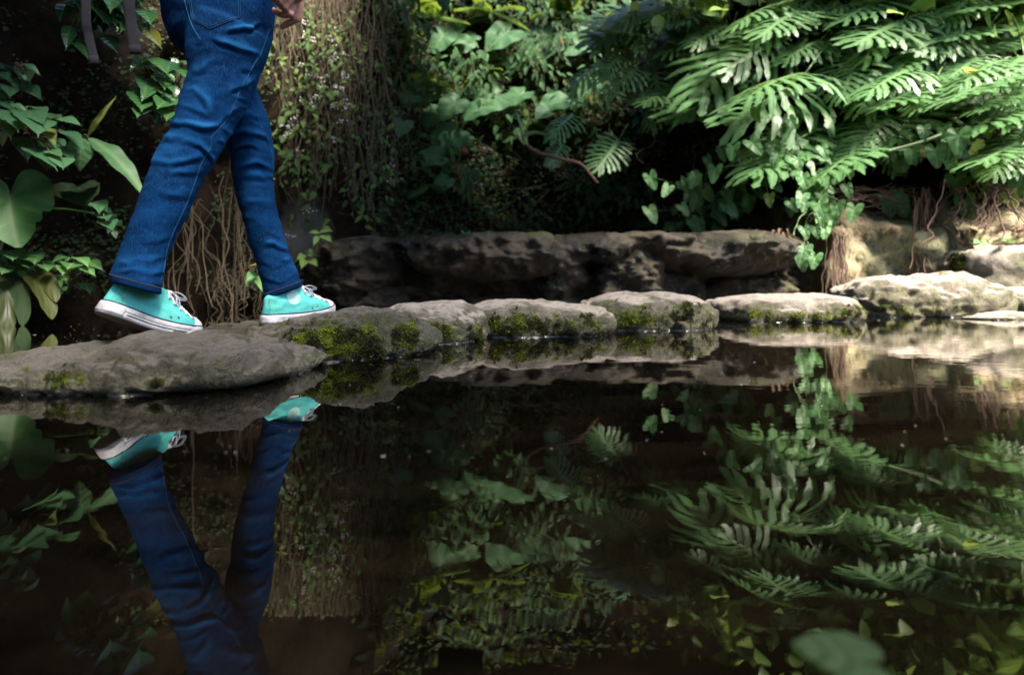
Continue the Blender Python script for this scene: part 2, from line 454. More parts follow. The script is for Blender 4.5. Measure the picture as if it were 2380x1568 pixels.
# ------------------------------------------------------------------ the wet ledge across the back of the pool
def make_ledge():
    tops = [(690, 640), (720, 590), (760, 563), (800, 555), (870, 546), (925, 549), (960, 546), (1000, 544), (1200, 545), (1330, 542), (1400, 541), (1440, 539), (1470, 533), (1500, 537), (1560, 541), (1640, 539), (1740, 536), (1820, 531), (1850, 545), (1880, 600)]
    B = [(835, 610, 108, 80, .5), (860, 700, 95, 40, .22), (1150, 588, 225, 66, .70), (1180, 715, 210, 30, .26), (1290, 640, 80, 60, .25), (1405, 570, 62, 48, .50), (1455, 660, 80, 110, .36),
         (1560, 575, 80, 45, .40), (1690, 586, 150, 58, .75), (1560, 690, 70, 55, .30), (1740, 690, 110, 60, .30)]
    B += [(1290, 562, 560, 26, .42), (1000, 560, 200, 24, .40), (1600, 556, 240, 26, .5)]
    D = 5.25
    nx, nz, nt = 300, 84, 30
    V = []
    for i in range(nx + 1):
        px = lerp(680, 1890, i / nx)
        x = (px - 1190) / F * D
        zt = U(px, interp(px, [a for a, b in tops], [b for a, b in tops]), D - .35).z
        for k in range(nz + 1 + nt):
            if k <= nz:
                z = lerp(-.3, zt, k / nz)
            else: z = zt
            py = 650 - (z - CAM_H) / D * F
            b = 0
            for cx, cy, rx, ry, dp in B:
                q = 1 - ((px - cx) / rx) ** 2 - ((py - cy) / ry) ** 2
                if q > 0: b = max(b, dp * q ** .42)
            y = D - b - .05 + .16 * fbm((x * 1.4, z * 2.2, 1.3), 4) + .10 * fbm((x * 4, z * 6, 4.3), 5) + .16 * abs(fbm((x * 2.3, z * 3.1, 7.7), 5)) - .07 * abs(fbm((x * 7, z * 9, 2.2), 4))
            if k > nz - 8 and k <= nz:
                y += .13 * ((k - (nz - 8)) / 8) ** 2
            if k > nz:
                s = (k - nz) / nt
                y += .13 + s * (2.4 + max(0, (x - 1) * -.2))
                z = zt + .03 * fbm((x * 3, y * 3, 2), 3) + .05 * s + (.012 if k > nz else 0)
            else:
                z += .02 * fbm((x * 4, z * 4, 8), 3)
            V.append((x, y, z))
    m = nz + 1 + nt; Fc = []
    for i in range(nx):
        for k in range(m - 1):
            Fc.append((i * m + k, (i + 1) * m + k, (i + 1) * m + k + 1, i * m + k + 1))
    me = bpy.data.meshes.new('rock_ledge'); me.from_pydata(V, [], Fc); me.update()
    a = me.attributes.new('moss', 'FLOAT', 'POINT')
    a.data.foreach_set('value', [max(0, fbm((v[0] * 1.7, v[1] * 1.7, 7)) * .9 + (.22 if v[2] > .66 else -.1)) for v in V])
    o = link('rock_ledge', me, M['ledge'])
    tag(o, 'long wet dark rock ledge across the back of the pool', 'rock ledge')
    return o, BVHTree.FromPolygons([Vector(v) for v in V], Fc)
LEDGE, LEDGE_B = make_ledge()

# ------------------------------------------------------------------ the stepping stones
STONE_B = {}
def moss_tufts(mb, pts, nors, w, count, size, rng):
    idx = rng.choices(range(len(pts)), weights=w, k=count)
    for i in idx:
        p = pts[i] + Vector((rng.uniform(-1, 1), rng.uniform(-1, 1), rng.uniform(-1, 1))) * .006
        nn = (nors[i] + Vector((rng.uniform(-1, 1), rng.uniform(-1, 1), rng.uniform(-.6, 1))) * .7).normalized()
        s = size * rng.uniform(.5, 1.3) * min(1.2, .45 + w[i] * 2.2)
        a = nn.orthogonal().normalized(); a.rotate(Matrix.Rotation(rng.uniform(0, 6.28), 3, nn)); b = nn.cross(a)
        clump = .40 + 1.0 * fbm(p * 13, 3)
        for k in range(4):
            an = k * 1.571 + rng.uniform(-.4, .4)
            e = a * math.cos(an) + b * math.sin(an); f = nn.cross(e)
            q = [p - f * s * .22, p + f * s * .22, p + e * s * .75 + f * s * .16 + nn * s * .62, p + e * s * .75 - f * s * .16 + nn * s * .62]
            mb.add([tuple(v) for v in q], [(0, 1, 2, 3)], None, min(1, max(0, clump + rng.uniform(-.35, .35))))

def wet_rim(V, Fc, o, seed):
    """the thin bead of water climbing the stone all round its waterline"""
    nxt = {}
    cache = {}
    def cut(a, b):
        k = (min(a, b), max(a, b))
        if k not in cache:
            t = V[a].z / (V[a].z - V[b].z); cache[k] = V[a].lerp(V[b], t)
        return k
    for f in Fc:
        up = [V[i].z > 0 for i in f]
        if all(up) or not any(up): continue
        ks = [cut(f[i], f[(i + 1) % 3]) for i in range(3) if up[i] != up[(i + 1) % 3]]
        if len(ks) == 2:
            nxt.setdefault(ks[0], []).append(ks[1]); nxt.setdefault(ks[1], []).append(ks[0])
    best = []; seen = set()
    for s in nxt:
        if s in seen: continue
        loop = [s]; seen.add(s)
        while True:
            c = [k for k in nxt[loop[-1]] if k not in seen]
            if not c: break
            loop.append(c[0]); seen.add(c[0])
        if len(loop) > len(best): best = loop
    if len(best) < 12: return
    P = [cache[k] for k in best][::2]; P.append(P[0])
    mb = MB()
    mb.tube([Vector((p.x, p.y, .0012)) for p in P], [max(.0004, .0028 + .0036 * fbm((p.x * 24 + seed, p.y * 24, 0), 3)) for p in P], 6, up=(0, 0, 1))
    mb.build('wet_rim', M['rim'], o)
def stone(label, X, Y, a, b, h, yaw=0, prof=((-1, 1), (1, 1)), mat='stone', sub=6, blobs=(), seed=0, pxy=2.5, pz=3.0, rough=.05, tilt=0, tufts=0, tsize=.008, base=-.16, crust=.4, flank=1.0, name='stepping_stone', group='stepping stones across the pool', nch=0):
    bm = bmesh.new()
    bmesh.ops.create_icosphere(bm, subdivisions=sub, radius=1)
    off = Vector((seed * 3.7, seed * 1.9, seed * 2.3))
    cy, sy = math.cos(R(yaw)), math.sin(R(yaw))
    pu, pv = zip(*prof)
    for v in bm.verts:
        n = v.co.normalized()
        rxy = (abs(n.x) ** pxy + abs(n.y) ** pxy) ** (1 / pxy)
        r = (rxy ** pz + abs(n.z) ** pz) ** (-1 / pz)
        x, y, z = n.x * r, n.y * r, n.z * r
        if z > 0:
            bulge = 1 + .10 * (1 - z) * math.sin(z * 3)
            zz = z * h * interp(x, pu, pv)
        else:
            bulge = 1; zz = z * -base
        px_, py_ = x * a * bulge, y * b * bulge
        q = Vector((px_, py_, zz))
        w = q + off
        d = rough * (fbm(w * 2.3, 3) * 1.3 + fbm(w * 6.5, 4) * .55 + fbm(w * 20, 4) * .20 + fbm(w * 48, 3) * .14 - max(0, fbm(w * 10 + Vector((4, 4, 4)), 3) - .10) * 1.1 - max(0, fbm(w * 24, 3) - .15) * .5)
        crack = -abs(fbm(w * 4.2 + Vector((3, 3, 3)), 3)) * rough * .35
        nn = Vector((n.x / a, n.y / b, n.z / max(h, .1))).normalized()
        top = smooth(.75, .97, z) if z > 0 else 0
        q += nn * (d + crack) * (1 - .40 * top)
        q.z += tilt * y * h
        v.co = Vector((X + q.x * cy - q.y * sy, Y + q.x * sy + q.y * cy, q.z))
    bm.normal_update()
    me = bpy.data.meshes.new(name)
    V = [v.co.copy() for v in bm.verts]; N = [v.normal.copy() for v in bm.verts]
    Fc = [tuple(x.index for x in f.verts) for f in bm.faces]
    bm.to_mesh(me); bm.free()
    mo = []
    for p, nn in zip(V, N):
        if p.y < .2: mo.append(0); continue
        px, py = PX(p)
        m = -.25 + .45 * fbm(p * 9, 3)
        for cx, cy2, rx, ry, s in blobs:
            m = max(m, s * math.exp(-(((px - cx) / rx) ** 2 + ((py - cy2) / ry) ** 2) * .8) + .42 * fbm(p * 20, 4) + .30 * fbm(p * 55, 3) - .06)
        mo.append(min(1, m * (.35 + .65 * smooth(.98, .6, nn.z))))
    at = me.attributes.new('moss', 'FLOAT', 'POINT'); at.data.foreach_set('value', mo)
    at = me.attributes.new('crust', 'FLOAT', 'POINT'); at.data.foreach_set('value', [crust] * len(mo))
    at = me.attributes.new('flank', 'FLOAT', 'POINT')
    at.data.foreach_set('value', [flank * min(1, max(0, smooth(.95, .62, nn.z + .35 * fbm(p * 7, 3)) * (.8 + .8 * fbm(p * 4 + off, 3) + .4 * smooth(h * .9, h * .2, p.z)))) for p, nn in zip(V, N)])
    o = link(name, me, M[mat])
    tag(o, label, 'stepping stone' if name == 'stepping_stone' else 'stone', group)
    STONE_B[label] = BVHTree.FromPolygons(V, Fc)
    wet_rim(V, Fc, o, seed)
    if tufts:
        rng = random.Random(seed + 100)
        mb = MB()
        w = [max(0, m - .42) ** 1.0 if p.z > .006 and p.y > .1 else 0 for m, p in zip(mo, V)]
        moss_tufts(mb, V, N, w, tufts, tsize, rng)
        k = mb.build('moss', M['moss'], o); k['kind'] = 'stuff'
    return o

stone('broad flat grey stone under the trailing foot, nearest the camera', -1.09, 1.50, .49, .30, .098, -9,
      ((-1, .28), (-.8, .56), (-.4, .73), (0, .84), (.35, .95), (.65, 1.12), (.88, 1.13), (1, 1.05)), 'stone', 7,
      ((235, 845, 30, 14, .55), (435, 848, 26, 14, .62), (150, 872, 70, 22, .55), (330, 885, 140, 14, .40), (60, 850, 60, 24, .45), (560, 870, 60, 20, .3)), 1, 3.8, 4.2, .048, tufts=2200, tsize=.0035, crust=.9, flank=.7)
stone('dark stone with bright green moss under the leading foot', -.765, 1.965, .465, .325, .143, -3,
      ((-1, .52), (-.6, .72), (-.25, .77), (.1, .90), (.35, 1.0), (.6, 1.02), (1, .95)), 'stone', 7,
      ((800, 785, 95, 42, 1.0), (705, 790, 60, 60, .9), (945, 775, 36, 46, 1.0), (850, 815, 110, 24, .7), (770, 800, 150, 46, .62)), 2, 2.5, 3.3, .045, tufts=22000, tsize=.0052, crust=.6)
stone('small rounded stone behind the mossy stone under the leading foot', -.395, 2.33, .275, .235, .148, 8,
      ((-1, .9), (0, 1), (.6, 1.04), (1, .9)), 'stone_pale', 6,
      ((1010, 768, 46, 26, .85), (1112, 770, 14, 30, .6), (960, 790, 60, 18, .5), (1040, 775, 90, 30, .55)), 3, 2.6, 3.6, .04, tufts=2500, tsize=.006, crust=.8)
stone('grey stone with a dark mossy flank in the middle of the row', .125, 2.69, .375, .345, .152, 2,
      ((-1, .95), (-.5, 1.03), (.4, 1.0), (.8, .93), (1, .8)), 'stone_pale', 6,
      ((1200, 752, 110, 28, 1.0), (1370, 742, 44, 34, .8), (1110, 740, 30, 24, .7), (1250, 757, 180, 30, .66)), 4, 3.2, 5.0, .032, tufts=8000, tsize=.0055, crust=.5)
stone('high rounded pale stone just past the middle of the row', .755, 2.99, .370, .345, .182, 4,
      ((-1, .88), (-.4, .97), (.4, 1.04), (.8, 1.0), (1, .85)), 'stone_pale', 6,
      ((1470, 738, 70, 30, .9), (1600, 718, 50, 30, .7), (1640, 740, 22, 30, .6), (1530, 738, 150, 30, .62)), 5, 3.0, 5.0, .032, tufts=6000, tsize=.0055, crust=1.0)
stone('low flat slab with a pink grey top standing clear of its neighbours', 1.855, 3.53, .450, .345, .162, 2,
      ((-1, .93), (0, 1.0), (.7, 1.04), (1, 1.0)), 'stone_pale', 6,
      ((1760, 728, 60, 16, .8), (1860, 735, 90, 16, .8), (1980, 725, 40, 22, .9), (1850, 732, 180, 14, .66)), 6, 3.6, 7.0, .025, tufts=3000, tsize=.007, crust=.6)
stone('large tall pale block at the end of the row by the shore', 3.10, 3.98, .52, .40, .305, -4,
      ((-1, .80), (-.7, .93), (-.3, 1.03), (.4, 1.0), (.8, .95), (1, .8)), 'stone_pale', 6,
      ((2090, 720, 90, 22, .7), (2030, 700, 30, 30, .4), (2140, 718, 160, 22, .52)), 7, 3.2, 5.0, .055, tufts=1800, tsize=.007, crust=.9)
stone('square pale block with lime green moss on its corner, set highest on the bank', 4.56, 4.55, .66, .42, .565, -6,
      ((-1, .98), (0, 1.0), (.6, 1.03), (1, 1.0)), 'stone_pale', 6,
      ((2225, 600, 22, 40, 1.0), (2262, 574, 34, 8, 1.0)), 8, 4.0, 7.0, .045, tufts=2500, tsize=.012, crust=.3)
stone('low wet stone barely above the water before the tall block', 3.36, 3.50, .27, .12, .050, 3, ((-1, .7), (0, 1), (1, 1)), 'stone_pale', 5, (), 9, 2.2, 2.4, .02, name='shore_stone', group='stones on the shore')
stone('rough tan stone wedged beside the end of the tall block', 3.74, 3.86, .16, .22, .22, 12, ((-1, 1), (1, 1)), 'stone_pale', 5, (), 10, 2.4, 3, .05, name='shore_stone', group='stones on the shore')
def gravel():
    rng = random.Random(5); mb = MB()
    bm = bmesh.new(); bmesh.ops.create_icosphere(bm, subdivisions=2, radius=1)
    T = np.array([v.co[:] for v in bm.verts]); Fc = [tuple(v.index for v in f.verts) for f in bm.faces]; bm.free()
    for i in range(520):
        x = rng.uniform(3.3, 4.6); y = rng.uniform(3.55, 4.2)
        s = rng.uniform(.008, .03) * (1.6 if rng.random() < .1 else 1)
        z = .005 + .10 * smooth(3.4, 4.4, x) + rng.uniform(-.01, .02)
        a = rng.uniform(0, 6.28); sc = np.array([s, s * rng.uniform(.6, 1), s * rng.uniform(.4, .7)])
        ro = np.array([[math.cos(a), -math.sin(a), 0], [math.sin(a), math.cos(a), 0], [0, 0, 1]])
        mb.add(((T + .15 * np.sin(T * 3 + i)) * sc) @ ro.T + np.array([x, y, z]), Fc, None, rng.random())
    o = mb.build('gravel', M['stone_pale']); tag(o, 'loose pebbles on the shore by the tall block', kind='stuff')
gravel()

def specks():
    """dust, bubbles and leaf bits lying on the pool"""
    rg = random.Random(41); mb = MB()
    for i in range(420):
        y = .75 + 3.4 * rg.random() ** 1.1; x = rg.uniform(-1.05, 1.15) * y
        s = rg.uniform(.0008, .0024) * (.5 + .4 * y)
        if rg.random() < .06: s *= 2.2
        a = rg.uniform(0, 6.28); n = 6
        mb.add([(x + math.cos(a + 6.283 * k / n) * s * (1 if k % 2 else .7), y + math.sin(a + 6.283 * k / n) * s, .0012 + .0006 * (k % 2)) for k in range(n)], [tuple(range(n))], None, rg.random())
    n = NT('pond_dust')
    m = n.done(n.pbr(n.mix(n.attr('var'), (.10, .075, .04), (.40, .38, .32)), .6, None, .3))
    tag(mb.build('debris', m, sm=False), 'tiny specks of dust and leaf bits on the water', kind='stuff')
specks()
# ------------------------------------------------------------------ the walker
def denim_mat():
    n = NT('denim')
    p = n.pos()
    w = n.n('TexWave', {'Scale': 330.0, 'Distortion': 2.5, 'Detail': 2.0, 'Detail Scale': 2.0, 'Vector': n.n('Mapping', {'Vector': p, 'Rotation': (0.3, .6, .9)}).outputs[0]}).outputs['Fac']
    v = n.noise(420, 2, .6, n.n('Mapping', {'Vector': p, 'Scale': (1, 1, .25)}).outputs[0])
    worn = n.noise(7, 4, .6, p, .3)
    c = n.mix(n.ramp(worn, [(.38, 0), (.68, 1)]), (.0015, .0145, .058), (.003, .036, .128))
    c = n.mix(n.math('MULTIPLY', n.math('SUBTRACT', v, .45, clamp=True), 2.2, clamp=True), c, (.010, .080, .20))
    c = n.mix(n.math('MULTIPLY', n.attr('fade_highlight'), .8, clamp=True), c, (.013, .115, .31))  # paler fold crests: denim fading plus highlights painted into the colour
    nrm = n.bump(n.math('ADD', n.math('MULTIPLY', w, .3), n.math('ADD', n.math('MULTIPLY', v, .6), n.math('MULTIPLY', worn, 1.2))), .35, .003)
    return n.done(n.pbr(c, .9, nrm, .06))
def rubber_mat():
    n = NT('white_rubber')
    p = n.pos()
    d = n.noise(22, 4, .6, p, .4)
    c = n.mix(n.ramp(d, [(.42, 0), (.68, .75)]), (.70, .69, .72), (.27, .24, .22))
    c = n.mix(n.ramp(n.noise(160, 4, .7, p), [(.5, 0), (.7, .5)]), c, (.30, .26, .22))
    return n.done(n.pbr(c, .5, n.bump(n.noise(150, 3, .5, p), .1, .003), .4))
def canvas_mat():
    n = NT('mint_canvas')
    p = n.pos()
    d = n.noise(14, 3, .6, p)
    c = n.mix(n.ramp(d, [(.3, 0), (.7, 1)]), (.075, .47, .43), (.16, .64, .59))
    c = n.mix(n.ramp(n.noise(420, 2, .6, p), [(.4, 0), (.7, .25)]), c, (.05, .36, .32))
    w = n.noise(500, 2, .5, p)
    return n.done(n.pbr(c, .8, n.bump(n.math('ADD', n.math('MULTIPLY', d, 3.0), w), .4, .003), .2))
M['denim'] = denim_mat(); M['rubber'] = rubber_mat(); M['canvas'] = canvas_mat()
M['denim_dark'] = simple('denim_hem', (.0025, .024, .080), .9, .4, 400, .06)
M['thread'] = simple('pale_thread', (.030, .105, .22), .9, .4, 400, .06)
M['copper_thread'] = simple('copper_thread', (.24, .13, .08), .8, .4, 400)
M['mint_strip'] = simple('mint_heel_strip', (.10, .55, .47), .8, .4, 500)
M['mint_pale'] = simple('mint_patch', (.50, .84, .77), .5, .05, 300)
M['navy'] = simple('navy_stripe', (.010, .010, .035), .5)
M['lace'] = simple('white_lace', (.72, .72, .78), .8, .5, 500)
M['metal'] = simple('eyelet_metal', (.7, .7, .7), .25, Metallic=1.0)
M['outsole'] = simple('dark_outsole', (.030, .018, .012), .7, .5, 200)
M['skin'] = simple('skin', (.42, .19, .145), .5, .35, 150, Subsurface_Weight=.08)
M['strap'] = simple('grey_webbing', (.020, .020, .024), .9, .5, 500, .06)
M['shirt'] = simple('dark_shirt', (.05, .05, .06), .8, .3, 300)
M['bag'] = simple('dark_bag', (.03, .03, .035), .7, .4, 300)
M['hair'] = simple('dark_hair', (.02, .012, .008), .5, .6, 200)

def remesh(mb, voxel, it=4):
    """one skin round all the tubes of a builder"""
    me = mb.mesh('tmp'); o = bpy.data.objects.new('tmp', me); COL.objects.link(o)
    m = o.modifiers.new('r', 'REMESH'); m.mode = 'VOXEL'; m.voxel_size = voxel
    s = o.modifiers.new('s', 'SMOOTH'); s.factor = .5; s.iterations = it
    dg = bpy.context.evaluated_depsgraph_get()
    e = o.evaluated_get(dg); em = e.to_mesh()
    nv = len(em.vertices); V = np.zeros(nv * 3); em.vertices.foreach_get('co', V)
    N = np.zeros(nv * 3); em.vertices.foreach_get('normal', N)
    Fc = [tuple(p.vertices) for p in em.polygons]
    e.to_mesh_clear()
    bpy.data.objects.remove(o); bpy.data.meshes.remove(me)
    return V.reshape(-1, 3), N.reshape(-1, 3), Fc
def raw(name, V, Fc, mat, parent):
    me = bpy.data.meshes.new(name); me.from_pydata(V.tolist(), [], Fc); me.update()
    return link(name, me, mat, parent)
def ball_tube(mb, pts, rs, seg=16, ex=None):
    """closed tube with rounded ends"""
    pts = [Vector(p) for p in pts]; n = len(pts)
    a = (pts[0] - pts[1]).normalized(); b = (pts[-1] - pts[-2]).normalized()
    P = [pts[0] + a * rs[0] * k for k in (.97, .75, .4)] + pts + [pts[-1] + b * rs[-1] * k for k in (.4, .75, .97)]
    Q = [rs[0] * k for k in (.22, .66, .92)] + list(rs) + [rs[-1] * k for k in (.92, .66, .22)]
    mb.tube(P, Q, seg)

HEAD_DIR = Vector((.5, .866, 0)); SIDE = Vector((.866, -.5, 0)); UP = Vector((0, 0, 1))
def legs():
    near = [(70, 440, 638, 1.545), (130, 428, 620, 1.54), (190, 432, 597, 1.53), (263, 406, 562, 1.515), (335, 375, 524, 1.50), (383, 349, 496, 1.487), (410, 342, 480, 1.48), (458, 321, 458, 1.465), (523, 297, 427, 1.45), (581, 275, 397, 1.435), (636, 259, 384, 1.42), (664, 256, 378, 1.415)]
    far = [(60, 470, 638, 1.66), (150, 490, 612, 1.67), (200, 506, 600, 1.68), (232, 512, 611, 1.685), (284, 519, 630, 1.70), (330, 524, 637, 1.72), (362, 535, 640, 1.73), (410, 540, 636, 1.745), (455, 547, 643, 1.755), (523, 567, 655, 1.77), (591, 588, 676, 1.785), (620, 596, 686, 1.79), (650, 604, 699, 1.797), (674, 611, 703, 1.80)]
    mb = MB(); cent = {}
    for nm, rows in (('near', near), ('far', far)):
        pts = []; rs = []
        for i, (y, l, r, d) in enumerate(rows):
            a = rows[max(0, i - 1)]; b = rows[min(len(rows) - 1, i + 1)]
            sl = ((b[1] + b[2]) - (a[1] + a[2])) / 2 / (b[0] - a[0])
            mid = (l + r) / 2
            al = math.atan(abs(mid - 1190) / F)
            pts.append(U(mid, y, d)); rs.append((r - l) / 2 * d / F * math.cos(al) * math.cos(math.atan(sl)) * 1.0)
        cent[nm] = (pts, rs)
        # denser stations
        dn = cat_rom(pts, 4); dr = [x.x for x in cat_rom([(q, 0, 0) for q in rs], 4)]
        mb.tube(dn, dr, 32)
    V = []; Fc = []; seg = 40
    rows = [(150, 462, 596, .8), (118, 412, 626, .95), (99, 392, 633, 1), (51, 377, 642, 1), (0, 371, 644, 1), (-50, 374, 640, 1), (-110, 382, 632, 1), (-160, 390, 625, 1), (-165, 480, 540, .3)]
    for y, l, r, k in rows:
        d = 1.60; mid = (l + r) / 2
        c = U(mid, y, d); half = (r - l) / 2 * d / F * .86
        sag = half * .92; lat = half * 1.22
        for s in range(seg):
            w = 2 * math.pi * s / seg
            ca, sa = math.cos(w), math.sin(w)
            back = 1 + .0 * ca
            V.append(c + HEAD_DIR * sag * ca * back + SIDE * lat * sa)
    for i in range(len(rows) - 1):
        for s in range(seg):
            Fc.append((i * seg + s, i * seg + (s + 1) % seg, (i + 1) * seg + (s + 1) % seg, (i + 1) * seg + s))
    Fc.append(tuple(range(seg))[::-1]); Fc.append(tuple((len(rows) - 1) * seg + s for s in range(seg)))
    mb.add(V, Fc)
    return mb, cent
FOLDS = [  # polyline of a crest in the print, half width, height in mm; the valley lies below the crest
    ([(478, 86), (535, 100), (590, 122), (614, 128)], 7, 6), ([(510, 72), (560, 64), (615, 57)], 6, 5), ([(440, 168), (470, 150), (510, 138)], 9, 5),
    ([(458, 157), (468, 133)], 6, -3), ([(512, 150), (514, 195)], 5, 2.5), ([(425, 214), (455, 208), (480, 232), (492, 258)], 9, 6), ([(420, 236), (450, 246), (490, 262)], 8, 4),
    ([(386, 290), (430, 284), (470, 290), (512, 287)], 9, 8), ([(376, 322), (420, 318), (455, 332), (488, 342)], 8, 7), ([(352, 368), (400, 376), (440, 368), (476, 352)], 8, 6), ([(360, 395), (420, 400), (460, 396)], 10, 4), ([(345, 440), (400, 446), (450, 440)], 16, 3),
    ([(545, 172), (590, 150), (622, 120)], 8, 4), ([(530, 215), (560, 200), (590, 182)], 8, 4), ([(500, 300), (525, 270), (555, 240)], 7, 4),
    ([(470, 340), (490, 362), (496, 378)], 6, 6), ([(268, 600), (300, 606), (340, 600), (385, 590)], 9, 5), ([(270, 630), (310, 622), (350, 636), (384, 626)], 8, 4), ([(330, 560), (365, 556), (398, 540)], 9, 3.5),
    ([(548, 268), (580, 262), (620, 268)], 8, 5), ([(555, 250), (590, 240), (614, 246)], 6, 3), ([(530, 312), (570, 306), (636, 318)], 8, 6), ([(540, 342), (580, 338), (632, 350)], 7, 6), ([(552, 384), (600, 378), (634, 392)], 8, 6), ([(556, 408), (600, 404), (636, 414)], 7, 4),
    ([(612, 570), (640, 566), (674, 580)], 8, 5), ([(600, 604), (640, 612), (676, 600)], 9, 7), ([(616, 646), (650, 650), (690, 634)], 7, 4), ([(625, 540), (655, 545)], 7, 3), ([(560, 470), (600, 466), (646, 476)], 12, 2.5),
]
for k in range(9):   # puckers along the side seam
    t = k / 8; x = lerp(468, 388, t); y = lerp(420, 610, t)
    FOLDS.append(([(x + 3, y - 6), (x + 17, y + 3)], 4.5, 2.6))
for k in range(8):
    t = k / 7; x = lerp(602, 523, t); y = lerp(150, 330, t)
    FOLDS.append(([(x - 18, y - 2), (x + 4, y + 6)], 4.5, 2.2))
def seg_dist(p, pts):
    best = (1e9, 0, 0); L = sum((Vector(b) - Vector(a)).length for a, b in zip(pts, pts[1:])); acc = 0
    for a, b in zip(pts, pts[1:]):
        ax, ay = a; bx, by = b; dx, dy = bx - ax, by - ay; l2 = dx * dx + dy * dy
        t = max(0, min(1, ((p[0] - ax) * dx + (p[1] - ay) * dy) / l2))
        qx, qy = p[0] - ax - t * dx, p[1] - ay - t * dy
        dd = math.hypot(qx, qy); l = math.sqrt(l2)
        if dd < best[0]:
            sg = 1 if (dx * qy - dy * qx) * (1 if dx > 0 or (dx == 0 and dy > 0) else -1) > 0 else -1
            best = (dd, sg, (acc + t * l) / L)
        acc += l
    return best
def make_person():
    root = thing('person', 'person walking away over the stones in blue jeans and mint high-top sneakers', 'person', U(520, 690, 1.65))
    root.location.z = .1
    # jeans
    mb, cent = legs()
    V, N, Fc = remesh(mb, .0058, 5)
    boxes = [(min(x for x, y in f) - 3 * w, min(y for x, y in f) - 3 * w, max(x for x, y in f) + 3 * w, max(y for x, y in f) + 3 * w) for f, w, a in FOLDS]
    out = V.copy(); fade_highlight = np.zeros(len(V))
    for i in range(len(V)):
        v = Vector(V[i]); n = Vector(N[i])
        px, py = PX(v)
        face = n.dot((CAM - v).normalized())
        # which leg is this point on: the far leg starts right of the inner edge
        d = fbm(v * 9, 3) * .0030 + fbm(Vector((v.x * 7, v.y * 7, v.z * 22)), 3) * .0022 - abs(fbm(Vector((v.x * 16, v.y * 16, v.z * 34)), 3)) * .0030
        if face > -.25:
            g = smooth(-.25, .25, face)
            wx, wy = 9 * fbm(v * 13, 3), 9 * fbm(v * 13 + Vector((7, 3, 1)), 3)
            px += wx; py += wy; va = .75 + .9 * fbm(v * 11 + Vector((1, 9, 4)), 2)
            for (f, w, a), (x0, y0, x1, y1) in zip(FOLDS, boxes):
                if x0 < px < x1 and y0 < py < y1:
                    dd, sg, t = seg_dist((px, py), f)
                    end = min(1, t / .2, (1 - t) / .2) if 0 < t < 1 else 0
                    end = .15 + .85 * end
                    s = dd * sg
                    d += a * va * .00108 * end * g * (math.exp(-(s / (.9 * w)) ** 2) - .95 * math.exp(-abs((s - 1.5 * w) / (.62 * w)) ** 1.5))
        else:
            d += fbm(Vector((v.x * 9, v.y * 9, v.z * 20)), 3) * .004
        out[i] = V[i] + N[i] * d
        fade_highlight[i] = min(1, max(0, d * 130 + .25 * fbm(v * 8, 3)))
    jeans = raw('jeans', out, Fc, M['denim'], root)
    at = jeans.data.attributes.new('fade_highlight', 'FLOAT', 'POINT'); at.data.foreach_set('value', fade_highlight)
    JB = BVHTree.FromPolygons([Vector(v) for v in out], Fc)
    def on(px, py, off=.001):
        d = (U(px, py, 1) - CAM).normalized()
        loc, nor, k, dist = JB.ray_cast(CAM, d)
        return (loc + nor * off) if loc is not None else None
    def seam(path, r, off, mat, name, n=10, dash=0):
        pts = [on(p.x, p.y, off) for p in cat_rom([(x, y, 0) for x, y in path], n)]
        runs = []; cur = []
        for p in pts:
            if p is None or (cur and (p - cur[-1]).length > .05):
                if len(cur) > 2: runs.append(cur)
                cur = []
            if p is not None: cur.append(p)
        if len(cur) > 2: runs.append(cur)
        mb = MB()
        runs = sorted(runs, key=len)[-1:]
        for c in runs:
            if dash:
                for i in range(0, len(c) - 2, 3): mb.tube(c[i:i + 3], r, 5)
            else: mb.tube(c, r, 6)
        return mb.build(name, mat, jeans)
    s1 = [(626, 68), (608, 120), (591, 148), (574, 180), (560, 205), (533, 267), (510, 298), (492, 318), (489, 342), (468, 379), (455, 417), (434, 472), (410, 523), (394, 560), (386, 590), (382, 620), (374, 650)]
    s2 = [(581, 224), (602, 284), (629, 345), (632, 397), (639, 444), (650, 510), (660, 545), (673, 582), (678, 606), (690, 630), (697, 648)]
    seam(s1, .0011, .0006, M['thread'], 'seam', 14)
    seam(s2, .0012, .0006, M['thread'], 'seam', 14)
    s3 = [(429, 0), (436, 28), (448, 62), (466, 92)]
    seam(s3, .0012, .0005, M['thread'], 'seam', 12)
    # back pocket: a patch lying on the seat
    poly = [(428, -45), (432, -10), (440, 28), (455, 58), (495, 68), (561, 40), (562, 0), (563, -45)]
    def bil(u, v):
        l = (lerp(428, 446, v), lerp(-45, 48, v)); r = (lerp(564, 561, v), lerp(-45, 41, v))
        x, y = lerp(l[0], r[0], u), lerp(l[1], r[1], u)
        return x, y + v * 26 * (1 - abs(u - .38) / (.38 if u < .38 else .62))
    nu, nv = 26, 18; pv = []; pf = []
    for j in range(nv + 1):
        for i in range(nu + 1):
            e = min(i, nu - i, nv - j)
            p = on(*bil(i / nu, j / nv), .0026 if e > 0 else -.001)
            pv.append(p if p is not None else (pv[-1] if pv else U(500, 0, 1.5)))
    for j in range(nv):
        for i in range(nu):
            a = j * (nu + 1) + i; pf.append((a, a + 1, a + nu + 2, a + nu + 1))
    me = bpy.data.meshes.new('pocket'); me.from_pydata([tuple(v) for v in pv], [], pf); me.update()
    link('pocket', me, M['denim'], jeans)
